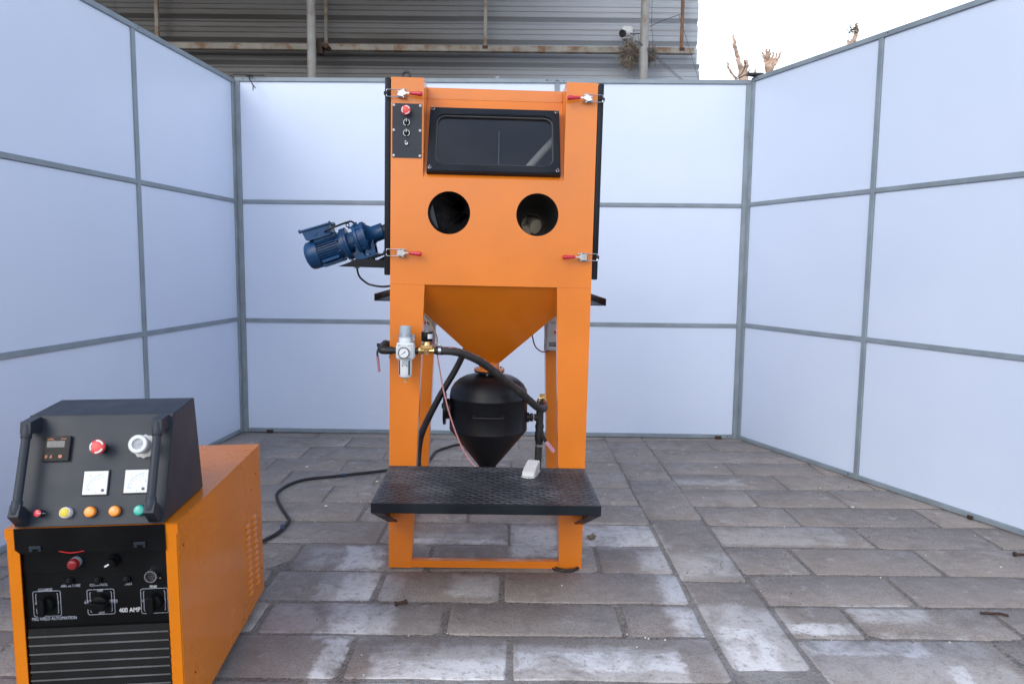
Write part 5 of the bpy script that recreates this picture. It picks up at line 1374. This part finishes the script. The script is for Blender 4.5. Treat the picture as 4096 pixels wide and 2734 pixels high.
for x, y in ((.0783, .1712), (.0888, .1706), (.1100, .1713)): b.lathe((x, y, .0138), Z3, [(0, .0014), (.0002, .0014)], 10, 1)
b.build('key', ['orangeprint', 'ink'], dsp, smooth=0)
b = MB(cm)
for x, w_ in ((.0770, .006), (.0870, .0062)): b.box(x, x+w_, .1762, .1768, .0126, .0128)
for y in (.2085, .2035, .1985): b.box(.0722, .0738, y, y+.0008, .0126, .0128)
b.build('tiny_print', 'seg', dsp, smooth=0)
estop(CF(.2036, .1895, .004), cn, .0180, con, cs)
# pressure gauge with lock ring and transparent shroud
g0 = CF(.3015, .1925)
b = MB(); b.lathe(g0, cn, [(0, .0275), (.005, .0275), (.006, .0255)], 32)
for k in range(12):
    q = R(k*30); e = X3*math.cos(q)+cs*math.sin(q); b.prism([(-.003, 0), (.003, 0), (.003, .002), (-.003, .002)], g0+e*.027, e.cross(cn), e, cn*.005)
gg = b.build('regulator_gauge', 'whiteplas', con)
b = MB(); b.lathe(g0, cn, [(.006, .0185), (.040, .0200), (.0405, .0175), (.036, .0170)], 32, 0); b.lathe(g0+cn*.030, cn, [(0, .0168), (.001, .0168)], 28, 1)
b.lathe(g0+cn*.040, cn, [(-.006, .0225), (.006, .0225), (.0085, .0205), (.0085, .0135), (.004, .0130)], 32, 2)
b.lathe(g0+cn*.043, cn, [(0, .0138), (.001, .0138)], 28, 3)
for k in range(11):
    q = R(225-k*27); e = X3*math.cos(q)+cs*math.sin(q); b.prism([(-.0003, -.0025), (.0003, -.0025), (.0003, 0), (-.0003, 0)], g0+cn*.0441+e*.0115, e.cross(cn), e, cn*.0002, 4)
e = (X3*.9+cs*.25).normalized(); b.prism([(-.0004, -.010), (.0004, -.010), (.0005, .008), (-.0005, .008)], g0+cn*.0443, e.cross(cn), e, cn*.0003, 4); b.lathe(g0+cn*.0443, cn, [(0, .0022), (.001, .002)], 12, 4)
b.build('gauge_head', ['steel', 'frame', 'frlwhite', 'dial', 'greyprint'], gg)
# two analogue meters
def meter(x0, x1, y0, y1, letter):
    b = MB(cm); b.box(x0, x1, y0, y1, 0, .0062, bev=.001, m=0); b.box(x0+.0030, x1-.0030, y0+.0030, y1-.0030, .0061, .0068, m=1)
    mt = b.build('panel_meter', ['ink', 'dial'], con, smooth=0)
    w_ = x1-x0; px, py = x0+w_*.80, y0+w_*.20
    b = MB(cm); b.lathe((px, py, .0066), Z3, [(0, .0036), (.0018, .0034)], 14, 0); b.box(px-.0024, px+.0024, py-.0004, py+.0004, .0084, .0086, xf=None, m=1)
    b.build('zero_screw', ['ink', 'faint'], mt)
    b = MB(cm)
    b.arc((px, py+w_*.02, .0070), X3, Y3, w_*.585, w_*.600, R(92), R(178), 16)
    for k in range(13):
        q = R(92+86*k/12); e = V((math.cos(q), math.sin(q), 0)); L = .0034 if k % 2 == 0 else .002
        b.prism([(-.0002, 0), (.0002, 0), (.0002, L), (-.0002, L)], V((px, py+w_*.02, .0069))+e*w_*.595, e.cross(Z3), e, (0, 0, .0002))
    b.box(x0+w_*.22, x0+w_*.56, y0+w_*.255, y0+w_*.262, .0069, .0072); b.box(x0+w_*.20, x0+w_*.40, y0+w_*.125, y0+w_*.131, .0069, .0071); b.box(x0+w_*.20, x0+w_*.40, y0+w_*.205, y0+w_*.211, .0069, .0071)
    for k in range(6):
        q = R(95+80*k/5); e = V((math.cos(q), math.sin(q), 0)); p = V((px, py, .0069))+e*w_*.52; b.box(p.x-.0018, p.x+.0018, p.y-.0007, p.y+.0007, .0069, .0071)
    for x, y in ((x0+w_*.54, y0+w_*.135), (x0+w_*.885, y0+w_*.515)): b.lathe((x, y, .0068), Z3, [(0, .0014), (.0003, .0014)], 10)
    b.build('scale_print', 'faint', mt, smooth=0)
    text(letter, .0060, 'faint', mt, CM(x0+w_*.30, y0+w_*.78, .0070))
meter(.1652, .2266, .0755, .1370, 'A'); meter(.2608, .3205, .0770, .1378, 'V')
# buttons along the foot
b = MB(); c = CF(.0800, .0372); b.lathe(c, cn, [(0, .0090), (.024, .0086)], 20, 1); b.lathe(c+cn*.024, cn, [(0, .0086), (.0012, .0084), (.0018, .007)], 20, 0); b.prism([(-.0005, 0), (.0005, 0), (.0005, .0085), (-.0005, .0085)], c+cn*.0259, V(cs), X3, cn*.0003, 2); b.prism([(-.0005, .004), (.0005, .004), (.0005, .022), (-.0005, .022)], c+X3*.0090, V(cs), cn, X3*.0003, 2); b.build('knob', ['redrub', 'ink', 'print'], con)
b = MB(); c = CF(.1378, .0372); b.lathe(c, cn, [(0, .0128), (.016, .0128), (.0175, .0122), (.0178, .0108)], 28, 1); b.lathe(c+cn*.016, cn, [(0, .0107), (.0035, .0104), (.0045, .008)], 28, 0); b.build('push_button', ['yellow', 'print'], con)
for x, mt in ((.1925, 'amber'), (.2490, 'amber'), (.3062, 'teal')):
    b = MB(); c = CF(x, .0374); b.lathe(c, cn, [(0, .0135), (.004, .0135), (.005, .0128)], 28, 1); b.lathe(c+cn*.005, cn, [(0, .0127), (.008, .0127), (.0105, .0115), (.0118, .0085), (.0122, .004)], 28, 0); b.build('indicator_lamp', [mt, 'ink'], con)
# tube handles with moulded end brackets
for s, xh in ((-1, .0415), (1, .3435)):
    b = MB(); b.tube([CF(xh, .050, .043), CF(xh, .140, .043), CF(xh, .232, .043)], .0098, 18, 2)
    hd = b.build('handle', 'console', con)
    for s0, s1, sb in ((.026, .066, .010), (.252, .212, .268)):
        b = MB(cm); d = 1 if s1 > s0 else -1
        b.lathe((xh, s0+d*.004, .043), Y3*d, [(0, .0095), (.004, .0120), (abs(s1-s0)-.006, .0122), (abs(s1-s0)-.004, .0112)], 18)
        b.prism([(s0+d*.002, .0545), (s1-d*.010, .050), (s1-d*.014, .030), (sb+d*.030, .0005), (sb, .0005), (sb-d*.002, .012)], (xh-.0118, 0, 0), Y3, Z3, (.0236, 0, 0))
        b.build('handle_bracket', 'console', hd, smooth=40)
